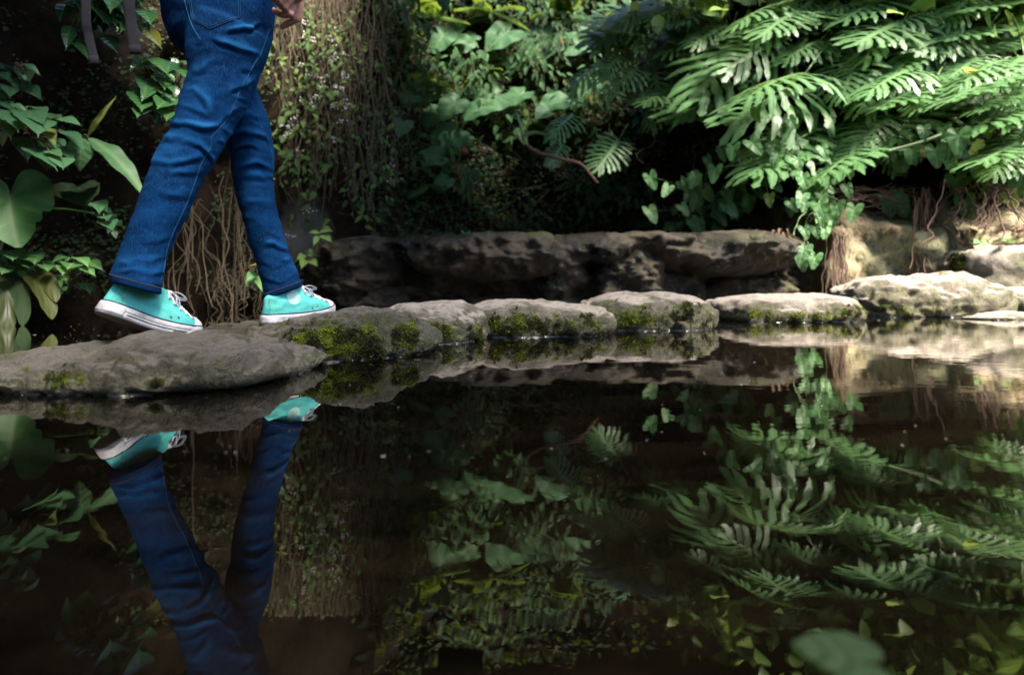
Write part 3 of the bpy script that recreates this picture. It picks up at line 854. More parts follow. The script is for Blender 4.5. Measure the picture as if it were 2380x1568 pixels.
    for k in (.04, .085):
        path = [bil(k * .8, 0), bil(k * .8, .5), bil(k * .8, 1 - k), bil(.38, 1 - k), bil(1 - k * .8, 1 - k), bil(1 - k * .8, .5), bil(1 - k * .8, 0)]
        q = []
        for a, b in zip(path, path[1:]):
            for t in range(12): q.append((lerp(a[0], b[0], t / 12), lerp(a[1], b[1], t / 12)))
        pts = [on(x, y, .0032) for x, y in q]; mbp = MB()
        pts = [p for p in pts if p is not None]
        mbp.tube(pts, .0007, 5); mbp.build('stitching', M['thread'], jeans)['kind'] = 'stuff'
    # hems
    def hem(lx, ly, rx, ry, d, up, name='hem'):
        a, b = U(lx, ly, d), U(rx, ry, d)
        al = math.atan(abs((lx + rx) / 2 - 1190) / F)
        e1 = (b - a) / 2; c = (a + b) / 2
        vd = (Vector((c.x, c.y, 0))).normalized()
        e1 = (e1 - vd * e1.dot(vd)); e2 = vd * e1.length * 1.02
        ax = Vector(up).normalized()
        mb = MB(); seg = 56; rows = [(-.004, .93), (-.001, 1.0), (.000, 1.025), (.004, 1.035), (.012, 1.03), (.019, 1.03), (.0215, 1.02), (.0225, .97)]
        Vv = []; Ff = []
        for h, k in rows:
            for s in range(seg):
                w = 2 * math.pi * s / seg
                kk = k * (1 + .012 * math.sin(5 * w + 1) + .008 * math.sin(11 * w))
                Vv.append(c + e1 * math.cos(w) * kk + e2 * math.sin(w) * kk + ax * h)
        for i in range(len(rows) - 1):
            for s in range(seg): Ff.append((i * seg + s, i * seg + (s + 1) % seg, (i + 1) * seg + (s + 1) % seg, (i + 1) * seg + s))
        mb.add(Vv, Ff); mb.build(name, M['denim_dark'], jeans)
        mb = MB()
        for q in range(seg * 2):
            w0, w1 = 2 * math.pi * q / (seg * 2), 2 * math.pi * (q + .62) / (seg * 2)
            P = []
            for w in (w0, (w0 + w1) / 2, w1):
                kk = 1.034 * (1 + .012 * math.sin(5 * w + 1) + .008 * math.sin(11 * w))
                P.append(c + e1 * math.cos(w) * kk + e2 * math.sin(w) * kk + ax * .0165)
            mb.tube(P, .0007, 4)
        mb.build('stitching', M['copper_thread'], jeans)['kind'] = 'stuff'
    hem(257, 651, 375, 682, 1.415, (-.10, .1, 1))
    hem(611, 694, 703, 662, 1.805, (.0, -.05, 1))
    # shoes
    shoe(root, U(225, 722, 1.352), U(454, 780, 1.592), .95, False)
    shoe(root, U(611, 754, 1.72), U(771, 725, 1.975), .75, True)
    # body: torso, head and arms above the picture, legs inside the cloth
    bb = MB()
    C = U(508, -60, 1.60)
    for nm in ('near', 'far'):
        pts, rs = cent[nm]
        k = len(pts) - 3
        ball_tube(bb, pts[1:k], [r * lerp(.8, .62, i / k) for i, r in enumerate(rs[1:k])], 14)
        ball_tube(bb, pts[k - 1:k + 1], [.026, .018], 14)
    sh = C + UP * .50 + HEAD_DIR * .03
    ball_tube(bb, [C - UP * .10, C + UP * .08, C + UP * .24, C + UP * .40, sh], [.125, .115, .12, .13, .10], 18)
    ball_tube(bb, [sh - SIDE * .17, sh, sh + SIDE * .17], [.055, .075, .055], 14)
    nk = sh + UP * .10 + HEAD_DIR * .01
    ball_tube(bb, [sh, nk + UP * .02], [.058, .052], 14)
    hd = nk + UP * .13 + HEAD_DIR * .03
    ball_tube(bb, [hd - UP * .075 + HEAD_DIR * .025, hd, hd + UP * .05 - HEAD_DIR * .01], [.055, .082, .078], 18)
    ball_tube(bb, [hd - UP * .0 + HEAD_DIR * .082, hd - UP * .025 + HEAD_DIR * .104], [.010, .013], 8)
    for s in (-1, 1):
        ball_tube(bb, [hd + SIDE * s * .083 - HEAD_DIR * .005 + UP * .015, hd + SIDE * s * .086 - UP * .025], [.012, .009], 8)
    # right arm and hand: the hand shows at the top edge of the picture beside the thigh
    wr = U(676, -78, 1.46); sr = sh + SIDE * .19
    el = (wr + sr) / 2 - HEAD_DIR * .07 + SIDE * .04
    ball_tube(bb, [sr, (sr + el) / 2, el], [.052, .046, .039], 14)
    ball_tube(bb, [el, el * .5 + wr * .5, wr], [.040, .036, .026], 14)
    ball_tube(bb, [wr, U(682, -30, 1.46)], [.026, .030], 14)
    ball_tube(bb, [U(672, -38, 1.44), U(690, -12, 1.45)], [.024, .020], 12)
    ball_tube(bb, [U(680, -40, 1.475), U(694, -14, 1.48)], [.024, .018], 12)
    H = [([(695, -14), (697, 14), (691, 44)], 1.485, [.0115, .0105, .0100]), ([(691, 44), (668, 55), (656, 62)], 1.485, [.0100, .0095, .0085]),
         ([(688, -14), (682, 12), (676, 33)], 1.462, [.0120, .0110, .0105]), ([(676, 33), (656, 35), (645, 31), (637, 23)], 1.455, [.0100, .0092, .0088, .0078]),
         ([(682, -18), (672, 4), (662, 17)], 1.440, [.0112, .0105, .0098]), ([(662, 17), (650, 12), (643, 2)], 1.435, [.0098, .009, .008]),
         ([(672, -20), (660, -6), (650, 4)], 1.42, [.0100, .0092, .0088]), ([(650, 4), (640, -2), (636, -10)], 1.415, [.0088, .008, .0075]),
         ([(670, -52), (652, -28), (640, -6)], 1.40, [.0145, .0120, .0100]), ([(640, -6), (634, 0)], 1.405, [.0100, .0085])]
    for pp, d, rs in H:
        ball_tube(bb, [U(x, y, d) for x, y in pp], rs, 12)
    # left arm hangs on the far side
    sl = sh - SIDE * .19; wl = C - SIDE * .24 + HEAD_DIR * .10 + UP * .03
    e2 = (sl + wl) / 2 - HEAD_DIR * .05 - SIDE * .05
    ball_tube(bb, [sl, (sl + e2) / 2, e2], [.052, .046, .039], 14)
    ball_tube(bb, [e2, (e2 + wl) / 2, wl], [.040, .036, .026], 14)
    ball_tube(bb, [wl, wl - UP * .08 + HEAD_DIR * .02], [.028, .028], 12)
    for k in range(4):
        q = wl - UP * .10 + HEAD_DIR * (.028 - .018 * k)
        ball_tube(bb, [q, q - UP * .035 + HEAD_DIR * .01, q - UP * .06 + SIDE * .02], [.010, .009, .008], 10)
    ball_tube(bb, [wl - UP * .03 + HEAD_DIR * .03, wl - UP * .08 + HEAD_DIR * .055], [.012, .010], 10)
    Vb, Nb, Fb = remesh(bb, .0042, 2)
    raw('body', Vb, Fb, M['skin'], root)
    sb = MB()
    ball_tube(sb, [C - UP * .02, C + UP * .10, C + UP * .26, C + UP * .42, sh], [.158, .142, .145, .150, .118], 24)
    ball_tube(sb, [sh - SIDE * .17, sh, sh + SIDE * .17], [.075, .09, .075], 18)
    ball_tube(sb, [sr, (sr + el) / 2 + (el - sr) * .1], [.066, .064], 16); ball_tube(sb, [sl, (sl + e2) / 2], [.066, .062], 16)
    Vs, Ns, Fs = remesh(sb, .012, 4)
    raw('shirt', Vs, Fs, M['shirt'], root)
    hb = MB()
    ball_tube(hb, [hd + UP * .045 - HEAD_DIR * .022, hd + UP * .0 - HEAD_DIR * .035, hd - UP * .06 - HEAD_DIR * .045], [.088, .082, .055], 18)
    Vh, Nh, Fh = remesh(hb, .008, 3)
    raw('hair', Vh, Fh, M['hair'], root)
    # backpack with two webbing ends swinging behind
    bp = thing('backpack', 'dark backpack whose two grey webbing straps dangle behind the walker', 'backpack', C + UP * .25 - HEAD_DIR * .25)
    pk = MB()
    for s in (-.07, 0, .07):
        ball_tube(pk, [C + UP * .12 - HEAD_DIR * .23 + SIDE * s, C + UP * .44 - HEAD_DIR * .21 + SIDE * s], [.085, .075], 18)
    Vp, Np, Fp = remesh(pk, .012, 3)
    raw('bag', Vp, Fp, M['bag'], bp)
    for (pts, w) in (([(262, -190, 1.30), (284, -110, 1.345), (297, -30, 1.36), (300, 14, 1.362), (306, 60, 1.365), (316, 124, 1.36)], .0145),
                     ([(170, -190, 1.26), (192, -100, 1.25), (199, -10, 1.245), (200, 52, 1.245), (206, 85, 1.25), (221, 149, 1.245)], .0105)):
        mbs = MB(); path = cat_rom([U(*p) for p in pts], 8)
        mbs.tube(path, w, 10, flat=.12, up=(.35, -1, 0))
        tip = path[-1]; t = (path[-1] - path[-3]).normalized()
        mbs.tube([tip - t * .022, tip - t * .012, tip], w * 1.03, 10, flat=.26, up=(.35, -1, 0))
        mbs.build('strap', M['strap'], bp)
    return root

def shoe(root, heel, toe, kb, medial):
    L0 = .283
    up0 = UP
    bend = lambda x: kb * max(0, x - .10) ** 2
    X = (toe - heel); L = X.length
    Xn = X.normalized(); Zn = (up0 - Xn * up0.dot(Xn)).normalized()
    s = L / L0
    t2 = toe - Zn * bend(L0) * s
    X = (t2 - heel).normalized(); Zn = (up0 - X * up0.dot(X)).normalized(); Y = Zn.cross(X)
    s = (t2 - heel).length / L0
    def W_(x, y, z):
        return heel + X * (x * s) + Y * (y * s) + Zn * ((z + bend(x)) * s)
    xs = [0, .002, .006, .014, .03, .06, .10, .14, .175, .20, .225, .245, .262, .274, .280, .283]
    ws = [0, .0125, .0195, .0265, .0325, .0345, .0345, .0375, .0425, .0450, .0450, .0415, .0330, .0215, .0125, 0]
    Wd = lambda x: interp(x, xs, ws)
    tx = [0, .012, .126, .143, .162, .186, .207, .228, .25, .266, .277, .283]
    tz = [.128, .130, .130, .117, .102, .091, .078, .066, .055, .046, .037, .030]
    T = lambda x: interp(x, tx, tz)
    Z0 = .026; PW = 2.5
    def side(x, z):
        k = (z - Z0) / max(1e-4, T(x) - Z0)
        if k >= 1: return 0
        shaft = 1 - .16 * smooth(.05, .12, z)
        heelin = 1
        return (Wd(x) - .0015) * shaft * (1 - max(0, k) ** PW) ** (1 / PW)
    # outline of the sole, heel round to the toe and back
    th = [i / 44 for i in range(45)]
    ox = [L0 * .5 * (1 - math.cos(math.pi * t)) for t in th]
    outl = [(x, -Wd(x)) for x in ox] + [(x, Wd(x)) for x in ox[-2:0:-1]]
    def nrm2(i):
        a, b = outl[(i + 1) % len(outl)], outl[i - 1]
        dx, dy = a[0] - b[0], a[1] - b[1]; l = math.hypot(dx, dy) or 1
        return (dy / l, -dx / l)
    no = len(outl)
    def band(z0, z1, off, keep=None, rows=4, inset=.0008, wob=0):
        Vv = []; Ff = []
        prof = [(z0, -.003)] + [(lerp(z0, z1, r / rows), off - (inset if r in (0, rows) else 0)) for r in range(rows + 1)] + [(z1, -.003)]
        ids = [i for i in range(no) if keep is None or keep(outl[i])]
        if keep is not None:      # start the run after the gap
            st = next((k for k, i in enumerate(ids) if (i - 1) % no not in ids), 0); ids = ids[st:] + ids[:st]
        for z, o in prof:
            for k, i in enumerate(ids):
                nx, ny = nrm2(i); e = 1 if keep is None or 0 < k < len(ids) - 1 else .2
                oo = o * e + wob * fbm((outl[i][0] * 60, outl[i][1] * 60, z * 60), 2)
                Vv.append(W_(outl[i][0] + nx * oo, outl[i][1] + ny * oo, z))
        m = len(ids)
        for r in range(len(prof) - 1):
            for k in range(m if keep is None else m - 1):
                k2 = (k + 1) % m
                Ff.append((r * m + k, r * m + k2, (r + 1) * m + k2, (r + 1) * m + k))
        if keep is not None:
            Ff.append(tuple(r * m for r in range(len(prof)))); Ff.append(tuple(r * m + m - 1 for r in range(len(prof)))[::-1])
        else:
            Ff.append(tuple(range(m))[::-1]); Ff.append(tuple((len(prof) - 1) * m + k for k in range(m)))
        mb = MB(); mb.add(Vv, Ff); return mb
    # upper
    Vv = []; Ff = []; zs = [.024, .030, .0335, .037, .041, .045, .049, .053, .057, .062, .067, .073, .079, .086, .093, .10, .107, .113, .119, .124]
    ns = 40
    xfine = np.linspace(0, L0, 700); Tf = np.array([T(x) for x in xfine])
    for z in zs:
        xb = .0015 + .10 * max(0, z - .034) + 1.1 * max(0, z - .086)
        good = xfine[(Tf > z + .0002)]
        xf = good.max()
        for i in range(ns):
            t = i / ns; a = 2 * math.pi * t
            u = .5 * (1 - math.cos(a)); x = lerp(xb, xf, u)
            # thickness at the heel follows the outline, shifted with the lean of the heel
            xe = lerp(0, x, min(1, .35 + (x - xb) / .05)) if x < xb + .05 else x
            y = side(max(x - xb, 0.0) if x < .06 else x, max(z, Z0 + .0005)) if x < .06 else side(x, max(z, Z0 + .0005))
            if z > .06: y = min(y, .034 * math.sqrt(max(0, 1 - ((x - (xb + xf) / 2) / ((xf - xb) / 2 + 1e-6)) ** 2)) * (1.0 + .2 * (z < .09)) + .0005)
            sg = -1 if a < math.pi else 1
            wr = .0034 * fbm((x * 26, sg * 3 + z * 44, z * 30 + kb * 9), 3) * smooth(.035, .05, z) + (.0020 + .0012 * smooth(.15, .21, x)) * math.sin((x * .8 - z * 1.1) * 170 + 2 * fbm((x * 20, z * 20, 1))) * smooth(.040, .06, z) * smooth(.25, .20, x) * smooth(.02, .05, x)
            Vv.append(W_(x, sg * max(0, y + wr * (1 if y > .006 else 0)), z))
    for r in range(len(zs) - 1):
        for i in range(ns):
            Ff.append((r * ns + i, r * ns + (i + 1) % ns, (r + 1) * ns + (i + 1) % ns, (r + 1) * ns + i))
    Ff.append(tuple((len(zs) - 1) * ns + i for i in range(ns)))
    mb = MB(); mb.add(Vv, Ff)
    me = mb.mesh('sneaker')
    bm = bmesh.new(); bm.from_mesh(me); bmesh.ops.recalc_face_normals(bm, faces=bm.faces[:]); bm.to_mesh(me); bm.free()
    sh = link('sneaker', me, M['canvas'], root)
    sh.modifiers.new('sub', 'SUBSURF').render_levels = 1; sh.modifiers['sub'].levels = 1
    SB = BVHTree.FromPolygons([Vector(v) for v in np.concatenate(mb.v)], Ff)
    def surf(x, z, sg, off):
        """the canvas surface at this place of one flank"""
        a = W_(x, sg * .12, z); d = (W_(x, 0, z) - a).normalized()
        loc, nor, k, dist = SB.ray_cast(a, d)
        if loc is None: loc = W_(x, sg * max(.004, side(x, z)), z)
        return loc - d * off
    def top(x, y, off):
        a = W_(x, y, .25); d = (W_(x, y, 0) - a).normalized()
        loc, nor, k, dist = SB.ray_cast(a, d)
        if loc is None: loc = W_(x, y, T(x))
        return loc - d * off
    band(.0, .034, .0012).build('sole', M['rubber'], sh)
    band(-.004, .0012, .0005, rows=2).build('outsole', M['outsole'], sh)
    band(.0318, .0348, .0021, rows=2, inset=.0003).build('pinstripe', M['navy'], sh)
    for sg in (-1, 1):
        band(.0098, .0132, .0019, lambda p: p[1] * sg > 0 and .047 < p[0] < .232, 2, .0002).build('stripe', M['navy'], sh)
    band(.0175, .0305, .0021, lambda p: .03 < p[0] < .238 and p[1] < 0, 3, .0005).build('foxing', M['rubber'], sh)
    band(.0175, .0305, .0021, lambda p: .03 < p[0] < .238 and p[1] > 0, 3, .0005).build('foxing', M['rubber'], sh)
    band(.004, .031, .0032, lambda p: p[0] < .050, 5, .0012, .0016).build('heel_patch', M['rubber'], sh)
    band(.006, .031, .0030, lambda p: p[0] > .236, 5, .0008).build('toe_bumper', M['rubber'], sh)
    # ribs of the bumper
    rb = MB()
    for q in range(4):
        z = .011 + q * .005
        for i in range(no):
            if outl[i][0] > .238:
                nx, ny = nrm2(i)
                c = W_(outl[i][0] + nx * .0030, outl[i][1] + ny * .0030, z)
                o = W_(outl[i][0] + nx * .0042, outl[i][1] + ny * .0042, z + .0007)
                tgt = (W_(outl[(i + 1) % no][0], outl[(i + 1) % no][1], z) - W_(outl[i - 1][0], outl[i - 1][1], z)).normalized()
                h = .0016 * s
                rb.add([tuple(v) for v in (c - tgt * h, c + Zn * h, c + tgt * h, c - Zn * h, o)], [(0, 1, 4), (1, 2, 4), (2, 3, 4), (3, 0, 4)])
    rb.build('bumper_tread', M['rubber'], sh, sm=False)
    # toe cap
    tc = MB(); Vv = []; Ff = []
    xs_ = [.236, .243, .250, .257, .264, .270, .275, .279]; ks = [i / 16 for i in range(17)]
    for i, x in enumerate(xs_):
        for k in ks:
            yy = lerp(-1, 1, k) * (Wd(x) + .0004)
            z = Z0 + (T(x) - Z0 + .0042 - (.003 if i == 0 else 0)) * (max(0, 1 - abs(lerp(-1, 1, k)) ** PW)) ** (1 / PW)
            Vv.append(W_(x + .004 * (1 - abs(lerp(-1, 1, k))) * (0 if i else -1), yy, z))
    for i in range(len(xs_) - 1):
        for k in range(16): Ff.append((i * 17 + k, i * 17 + k + 1, (i + 1) * 17 + k + 1, (i + 1) * 17 + k))
    tc.add(Vv, Ff); tc.build('toe_cap', M['rubber'], sh)
    # heel strip
    hs = MB(); Vv = []; Ff = []; nz = 12
    for j in range(nz + 1):
        z = lerp(.034, .084, j / nz)
        for x, sg in ((.030, -1), (.026, -1), (.014, -1), (.007, -1), (.007, 1), (.014, 1), (.026, 1), (.030, 1)):
            xx = x + .10 * (z - .034)
            Vv.append(surf(xx, z, sg, .0012 if .008 < x < .029 else .0004))
    for j in range(nz):
        for i in range(7): Ff.append((j * 8 + i, j * 8 + i + 1, j * 8 + i + 9, j * 8 + i + 8))
    hs.add(Vv, Ff); hs.build('heel_strip', M['mint_strip'], sh)
    st = MB()
    for sg in (-1, 1):
        for x in (.0275, .0250, .012):
            pts = [surf(x + .10 * (z - .034), z, sg, .0016) for z in np.linspace(.036, .083, 40)]
            for i in range(0, 38, 2): st.tube(pts[i:i + 2], .0005, 4)
    st.build('stitching', M['mint_pale'], sh)['kind'] = 'stuff'
    # eyelets and laces
    ex = [(.1440, .100), (.162, .086), (.186, .075), (.207, .065), (.226, .0555)]
    def ring(c, n, r, rr, mb):
        n = n.normalized(); a = n.orthogonal().normalized(); b = n.cross(a)
        mb.tube([c + (a * math.cos(w) + b * math.sin(w)) * r for w in [2 * math.pi * k / 14 for k in range(15)]], rr, 6)
    Yw = Y
    for sg in (-1, 1):
        for x, z in ex + [(.162, .046), (.183, .049)]:
            c = surf(x, z, sg, .0006)
            e = MB(); ring(c, (Yw * sg + Zn * .5), .0031 * s, .0012 * s, e); e.build('eyelet', M['metal'], sh)
            if z < .05:
                h = MB(); n_ = (Yw * sg + Zn * .3).normalized(); h.tube([c - n_ * .001, c + n_ * .0007], .0028 * s, 10); h.build('eyelet_hole', M['navy'], sh)
    lc = MB()
    for i, (x, z) in enumerate(ex):
        a = surf(x, z, -1, .001); b = surf(x + .002, z, 1, .001)
        m0 = top(x - .003, -.010, .0035); m1 = top(x - .003, .010, .0035); m = top(x - .004, 0, .004)
        lc.tube(cat_rom([a, m0, m, m1, b], 5), .0042 * s, 8, flat=.42, up=Zn)
        if i < len(ex) - 1:
            x2, z2 = ex[i + 1]
            lc.tube(cat_rom([surf(x, z, -1, .001), top((x + x2) / 2, -.006, .0045), top((x + x2) / 2 + .002, .006, .0045), surf(x2, z2, 1, .001)], 5), .0038 * s, 8, flat=.42, up=Zn)
    kx, kz = .146, T(.146) + .003
    kn = W_(kx, -.004, kz)
    ball_tube(lc, [kn - Y * .006, kn + Y * .006], [.0065, .0065], 10)
    for dx, dy, dz in ((.042, -.024, -.008), (.030, .026, .002)):
        tip = W_(kx + dx, dy, kz + dz); m = W_(kx + dx * .45, dy * .9, kz + dz * .3 + .007); m2 = W_(kx + dx * .55, dy * .35, kz + dz * .6 - .004)
        lc.tube(cat_rom([kn, m, tip, m2, kn], 8), max(.0052, 0) * s, 8, flat=.30, up=Zn)
    for dx, dy, dz in ((.022, -.030, -.034), (.036, -.024, -.036)):
        lc.tube(bez(kn, W_(kx + dx * .7, dy * .8, kz + .004), W_(kx + dx, dy, kz + dz), 10), .0044 * s, 8, flat=.32, up=Zn)
    lc.build('lace', M['lace'], sh)
    if medial:
        pm = MB(); Vv = [surf(.094, .088, -1, .0016)]; Ff = []; nr = 36
        for k in range(nr):
            w = 2 * math.pi * k / nr
            Vv.append(surf(.094 + .0125 * math.cos(w), .088 + .0125 * math.sin(w), -1, .0017))
        for k in range(nr):
            w = 2 * math.pi * k / nr
            Vv.append(surf(.094 + .0250 * math.cos(w), .088 + .0250 * math.sin(w), -1, .0012))
        for k in range(nr):
            k2 = (k + 1) % nr
            Ff.append((0, 1 + k, 1 + k2)); Ff.append((1 + k, 1 + nr + k, 1 + nr + k2, 1 + k2))
        pm.add([tuple(v) for v in Vv], Ff); pm.build('ankle_patch', M['mint_pale'], sh)
make_person()
# ------------------------------------------------------------------ leaf shapes (base at the origin, tip along +X, face up +Z)
def blade(nu, nv, wfun, fold=.25, droop=.3, wave=0.0, wn=5):
    V = []; UV = []; Fc = []
    for i in range(nu + 1):
        u = i / nu; w = wfun(u)
        for j in range(-nv, nv + 1):
            t = j / nv
            V.append((u * (1 - .10 * droop * u), t * w, fold * abs(t) * w - droop * u * u * .5 + wave * abs(t) * math.sin(u * wn * 6.28 + (2 if t > 0 else 0)) * w))
            UV.append((u, t * w))
    m = 2 * nv + 1
    for i in range(nu):
        for j in range(m - 1): Fc.append((i * m + j, (i + 1) * m + j, (i + 1) * m + j + 1, i * m + j + 1))
    return np.array(V, float), Fc, np.array(UV, float)
def ovate(w=.36, p=.62, fold=.25, droop=.3, tip=.15):
    def f(u):
        b = math.sin(math.pi * min(1, u / (1 - tip * .4)) ** p) if u < 1 - tip * .4 else 0
        t = max(0, 1 - u) / tip if u > 1 - tip else 1
        return max(.004, w * b * min(1, .25 + t * .75 if u > 1 - tip else 1) if u < 1 else .002)
    return blade(9, 2, f, fold, droop, .05)
def heart(rad, n=44, rings=5, cup=.10, droop=.25, ripple=.03, seed=0, bite=0):
    """rad: (degrees from the tip, radius) pairs"""
    ang, rr = zip(*rad); rg = random.Random(seed)
    V = [(0, 0, 0)]; UV = [(0, 0)]; Fc = []
    cut = [1 - (bite * rg.random() if 20 < abs(-180 + 360 * k / n) < 120 and rg.random() < .3 else 0) for k in range(n)]
    for q in range(1, rings + 1):
        for k in range(n):
            a = -180 + 360 * (k + .5) / n
            r = interp(abs(a), ang, rr) * (q / rings) * (cut[k] if q == rings else 1)
            x, y = r * math.cos(R(a)), r * math.sin(R(a))
            V.append((x, y, cup * abs(y) - droop * max(0, x) ** 2 - .4 * droop * min(0, x) ** 2 + ripple * math.sin(a * .11 + seed) * (q / rings) ** 2))
            UV.append((max(0, x) + .2, y))
    for k in range(n):
        k2 = (k + 1) % n
        if k < n - 1: Fc.append((0, 1 + k, 1 + k2))
        for q in range(rings - 1):
            if k < n - 1: Fc.append((1 + q * n + k, 1 + (q + 1) * n + k, 1 + (q + 1) * n + k2, 1 + q * n + k2))
    return np.array(V, float), Fc, np.array(UV, float)
HEART_R = [(0, .78), (8, .70), (20, .61), (45, .52), (75, .49), (110, .50), (140, .50), (160, .40), (172, .24), (180, .05)]
ARROW_R = [(0, .80), (8, .66), (22, .50), (45, .37), (75, .31), (110, .34), (135, .42), (150, .42), (163, .28), (174, .12), (180, .03)]
def split_leaf(seed=0, droop=.34, lobes=9):
    """a deeply cut leaf: finger lobes off both sides of a midrib"""
    rg = random.Random(seed); V = []; UV = []; Fc = []
    def lobe(x0, y0, ang, ln, w0, w1, sg, z0):
        nseg = 8; b = len(V); cx, cy, a = x0, y0, ang
        wv = rg.uniform(0, 6); rg_d = rg.uniform(.7, 1.6)
        for i in range(nseg + 1):
            t = i / nseg
            wd = lerp(w0, w1, t) * (1 + .26 * math.sin(t * 19 + wv)) * (math.sqrt(max(0, 1 - ((t - .86) / .14) ** 2)) if t > .86 else 1)
            wd = max(wd, .002)
            nx, ny = -math.sin(a), math.cos(a)
            z = z0 - droop * ln * t * t * rg_d + .05 * math.sin(t * 9 + wv) * ln * .3
            for q, lift in ((-1, -.10), (0, .06), (1, -.10)):
                V.append((cx + nx * wd * q, cy + ny * wd * q, z + lift * wd)); UV.append((t, q * .08))
            cx += math.cos(a) * ln / nseg; cy += math.sin(a) * ln / nseg; a -= sg * .055
        for i in range(nseg):
            for q in range(2): Fc.append((b + i * 3 + q, b + (i + 1) * 3 + q, b + (i + 1) * 3 + q + 1, b + i * 3 + q + 1))
    zr = lambda x: -.30 * droop * x * x * 2
    for sg in (-1, 1):
        for i in range(lobes):
            t = (i + .35 * (sg > 0)) / lobes
            x0 = lerp(.0, .90, t)
            ang = sg * R(lerp(122, 30, t ** .85) + rg.uniform(-5, 5))
            ln = interp(t, [0, .2, .5, .8, 1], [.38, .47, .45, .36, .24]) * rg.uniform(.88, 1.1)
            lobe(x0, sg * .006, ang, ln, .034 + .010 * rg.random(), .028, sg, zr(x0))
            if t < .6 and rg.random() < .75:     # a side finger part way along
                k = .55; lx = x0 + math.cos(ang) * ln * k; ly = math.sin(ang) * ln * k
                lobe(lx, ly, ang + sg * rg.choice((-.5, .5)), ln * .40, .026, .022, sg, zr(x0) - droop * ln * k * k)
    lobe(.86, 0, 0, .26, .040, .024, 1, zr(.86))
    b = len(V)
    for i in range(11):
        x = i / 10 * .98; w = lerp(.052, .022, i / 10)
        for q in (-1, 0, 1): V.append((x, q * w, zr(x) + (.012 if q == 0 else .004))); UV.append((x, q * w * .4))
    for i in range(10):
        for q in range(2): Fc.append((b + i * 3 + q, b + (i + 1) * 3 + q, b + (i + 1) * 3 + q + 1, b + i * 3 + q + 1))
    return np.array(V, float), Fc, np.array(UV, float)
def frond(n=26, w=.26, droop=.5):
    V = []; UV = []; Fc = []
    for sg in (-1, 1):
        for i in range(n):
            u = .08 + .92 * i / n; l = w * math.sin(math.pi * min(1, u * .93 + .06)) ** .8 + .012
            z = -droop * u * u * .5; pw = .9 / n * .5
            b = len(V)
            for t, k in ((0, .7), (.5, 1), (.85, .7), (1, .1)):
                for q in (-1, 1):
                    V.append((u + t * l * .35 + q * pw * k, sg * t * l, z - t * t * l * .35)); UV.append((t, q * .06))
            for q in range(3): Fc.append((b + q * 2, b + q * 2 + 1, b + q * 2 + 3, b + q * 2 + 2))
    b = len(V)
    for i in range(13):
        u = i / 12
        for q in (-1, 1): V.append((u, q * .006 * (1.2 - u), -droop * u * u * .5 + .003)); UV.append((u, 0))
    for i in range(12): Fc.append((b + i * 2, b + i * 2 + 1, b + i * 2 + 3, b + i * 2 + 2))
    return np.array(V, float), Fc, np.array(UV, float)

T_PH = [split_leaf(i, d) for i, d in ((1, .15), (2, .35), (3, .50), (4, .25), (5, .42), (6, .10))]
T_HEART = [heart(HEART_R, seed=i, droop=.25 + .1 * i) for i in range(3)]
T_HEARTB = heart(HEART_R, n=72, rings=6, seed=4, droop=.12, ripple=.05, bite=.14)
T_ARROW = [heart(ARROW_R, n=32, rings=3, seed=i, cup=.18, droop=.35) for i in range(3)]
T_OV = [ovate(.22, .62, .25, .35), ovate(.26, .55, .2, .2), ovate(.19, .7, .3, .5)]
T_NETTLE = [ovate(.29, .50, .14, .3, .2), ovate(.26, .5, .18, .5, .2)]
T_LANCE = blade(16, 2, lambda u: .105 * math.sin(math.pi * min(1, max(.02, u)) ** .75) + .003, .25, .75, .18, 3)
T_STRAP = blade(14, 2, lambda u: .10 * (1 - u ** 3) ** .6 + .004, .35, 1.1, .05, 3)
T_BROAD = blade(12, 3, lambda u: .30 * math.sin(math.pi * min(1, max(.01, u)) ** .62) + .003, .18, .5, .06, 3)
T_SMALL = [blade(4, 1, lambda u: .33 * math.sin(math.pi * min(1, max(.02, u)) ** .6) + .01, .2, .4)]
T_FROND = [frond(), frond(22, .30, .8)]

ME_PH = []
def shared(T, name, mat):
    mb = MB(); mb.leaf(T, Matrix.Identity(4), .5); me = mb.mesh(name); me.materials.append(mat)
    me.polygons.foreach_set('use_smooth', [True] * len(me.polygons)); return me
ME_PH = [shared(t, 'split_leaf', M['philo']) for t in T_PH]
ME_HE = [shared(t, 'heart_leaf', M['taro']) for t in T_HEART]
def leaf_child(me, Mx, root, name='leaf'):
    o = bpy.data.objects.new(name, me); COL.objects.link(o); o.parent = root
    o.matrix_basis = Matrix.Translation(-root.location) @ Mx
    return o
def facing(p, up=.6, cam_=.7, jit=.35):
    c = (CAM - Vector(p)); c.z = 0; c = c.normalized()
    return (UP * up + c * cam_ + rv(jit)).normalized()

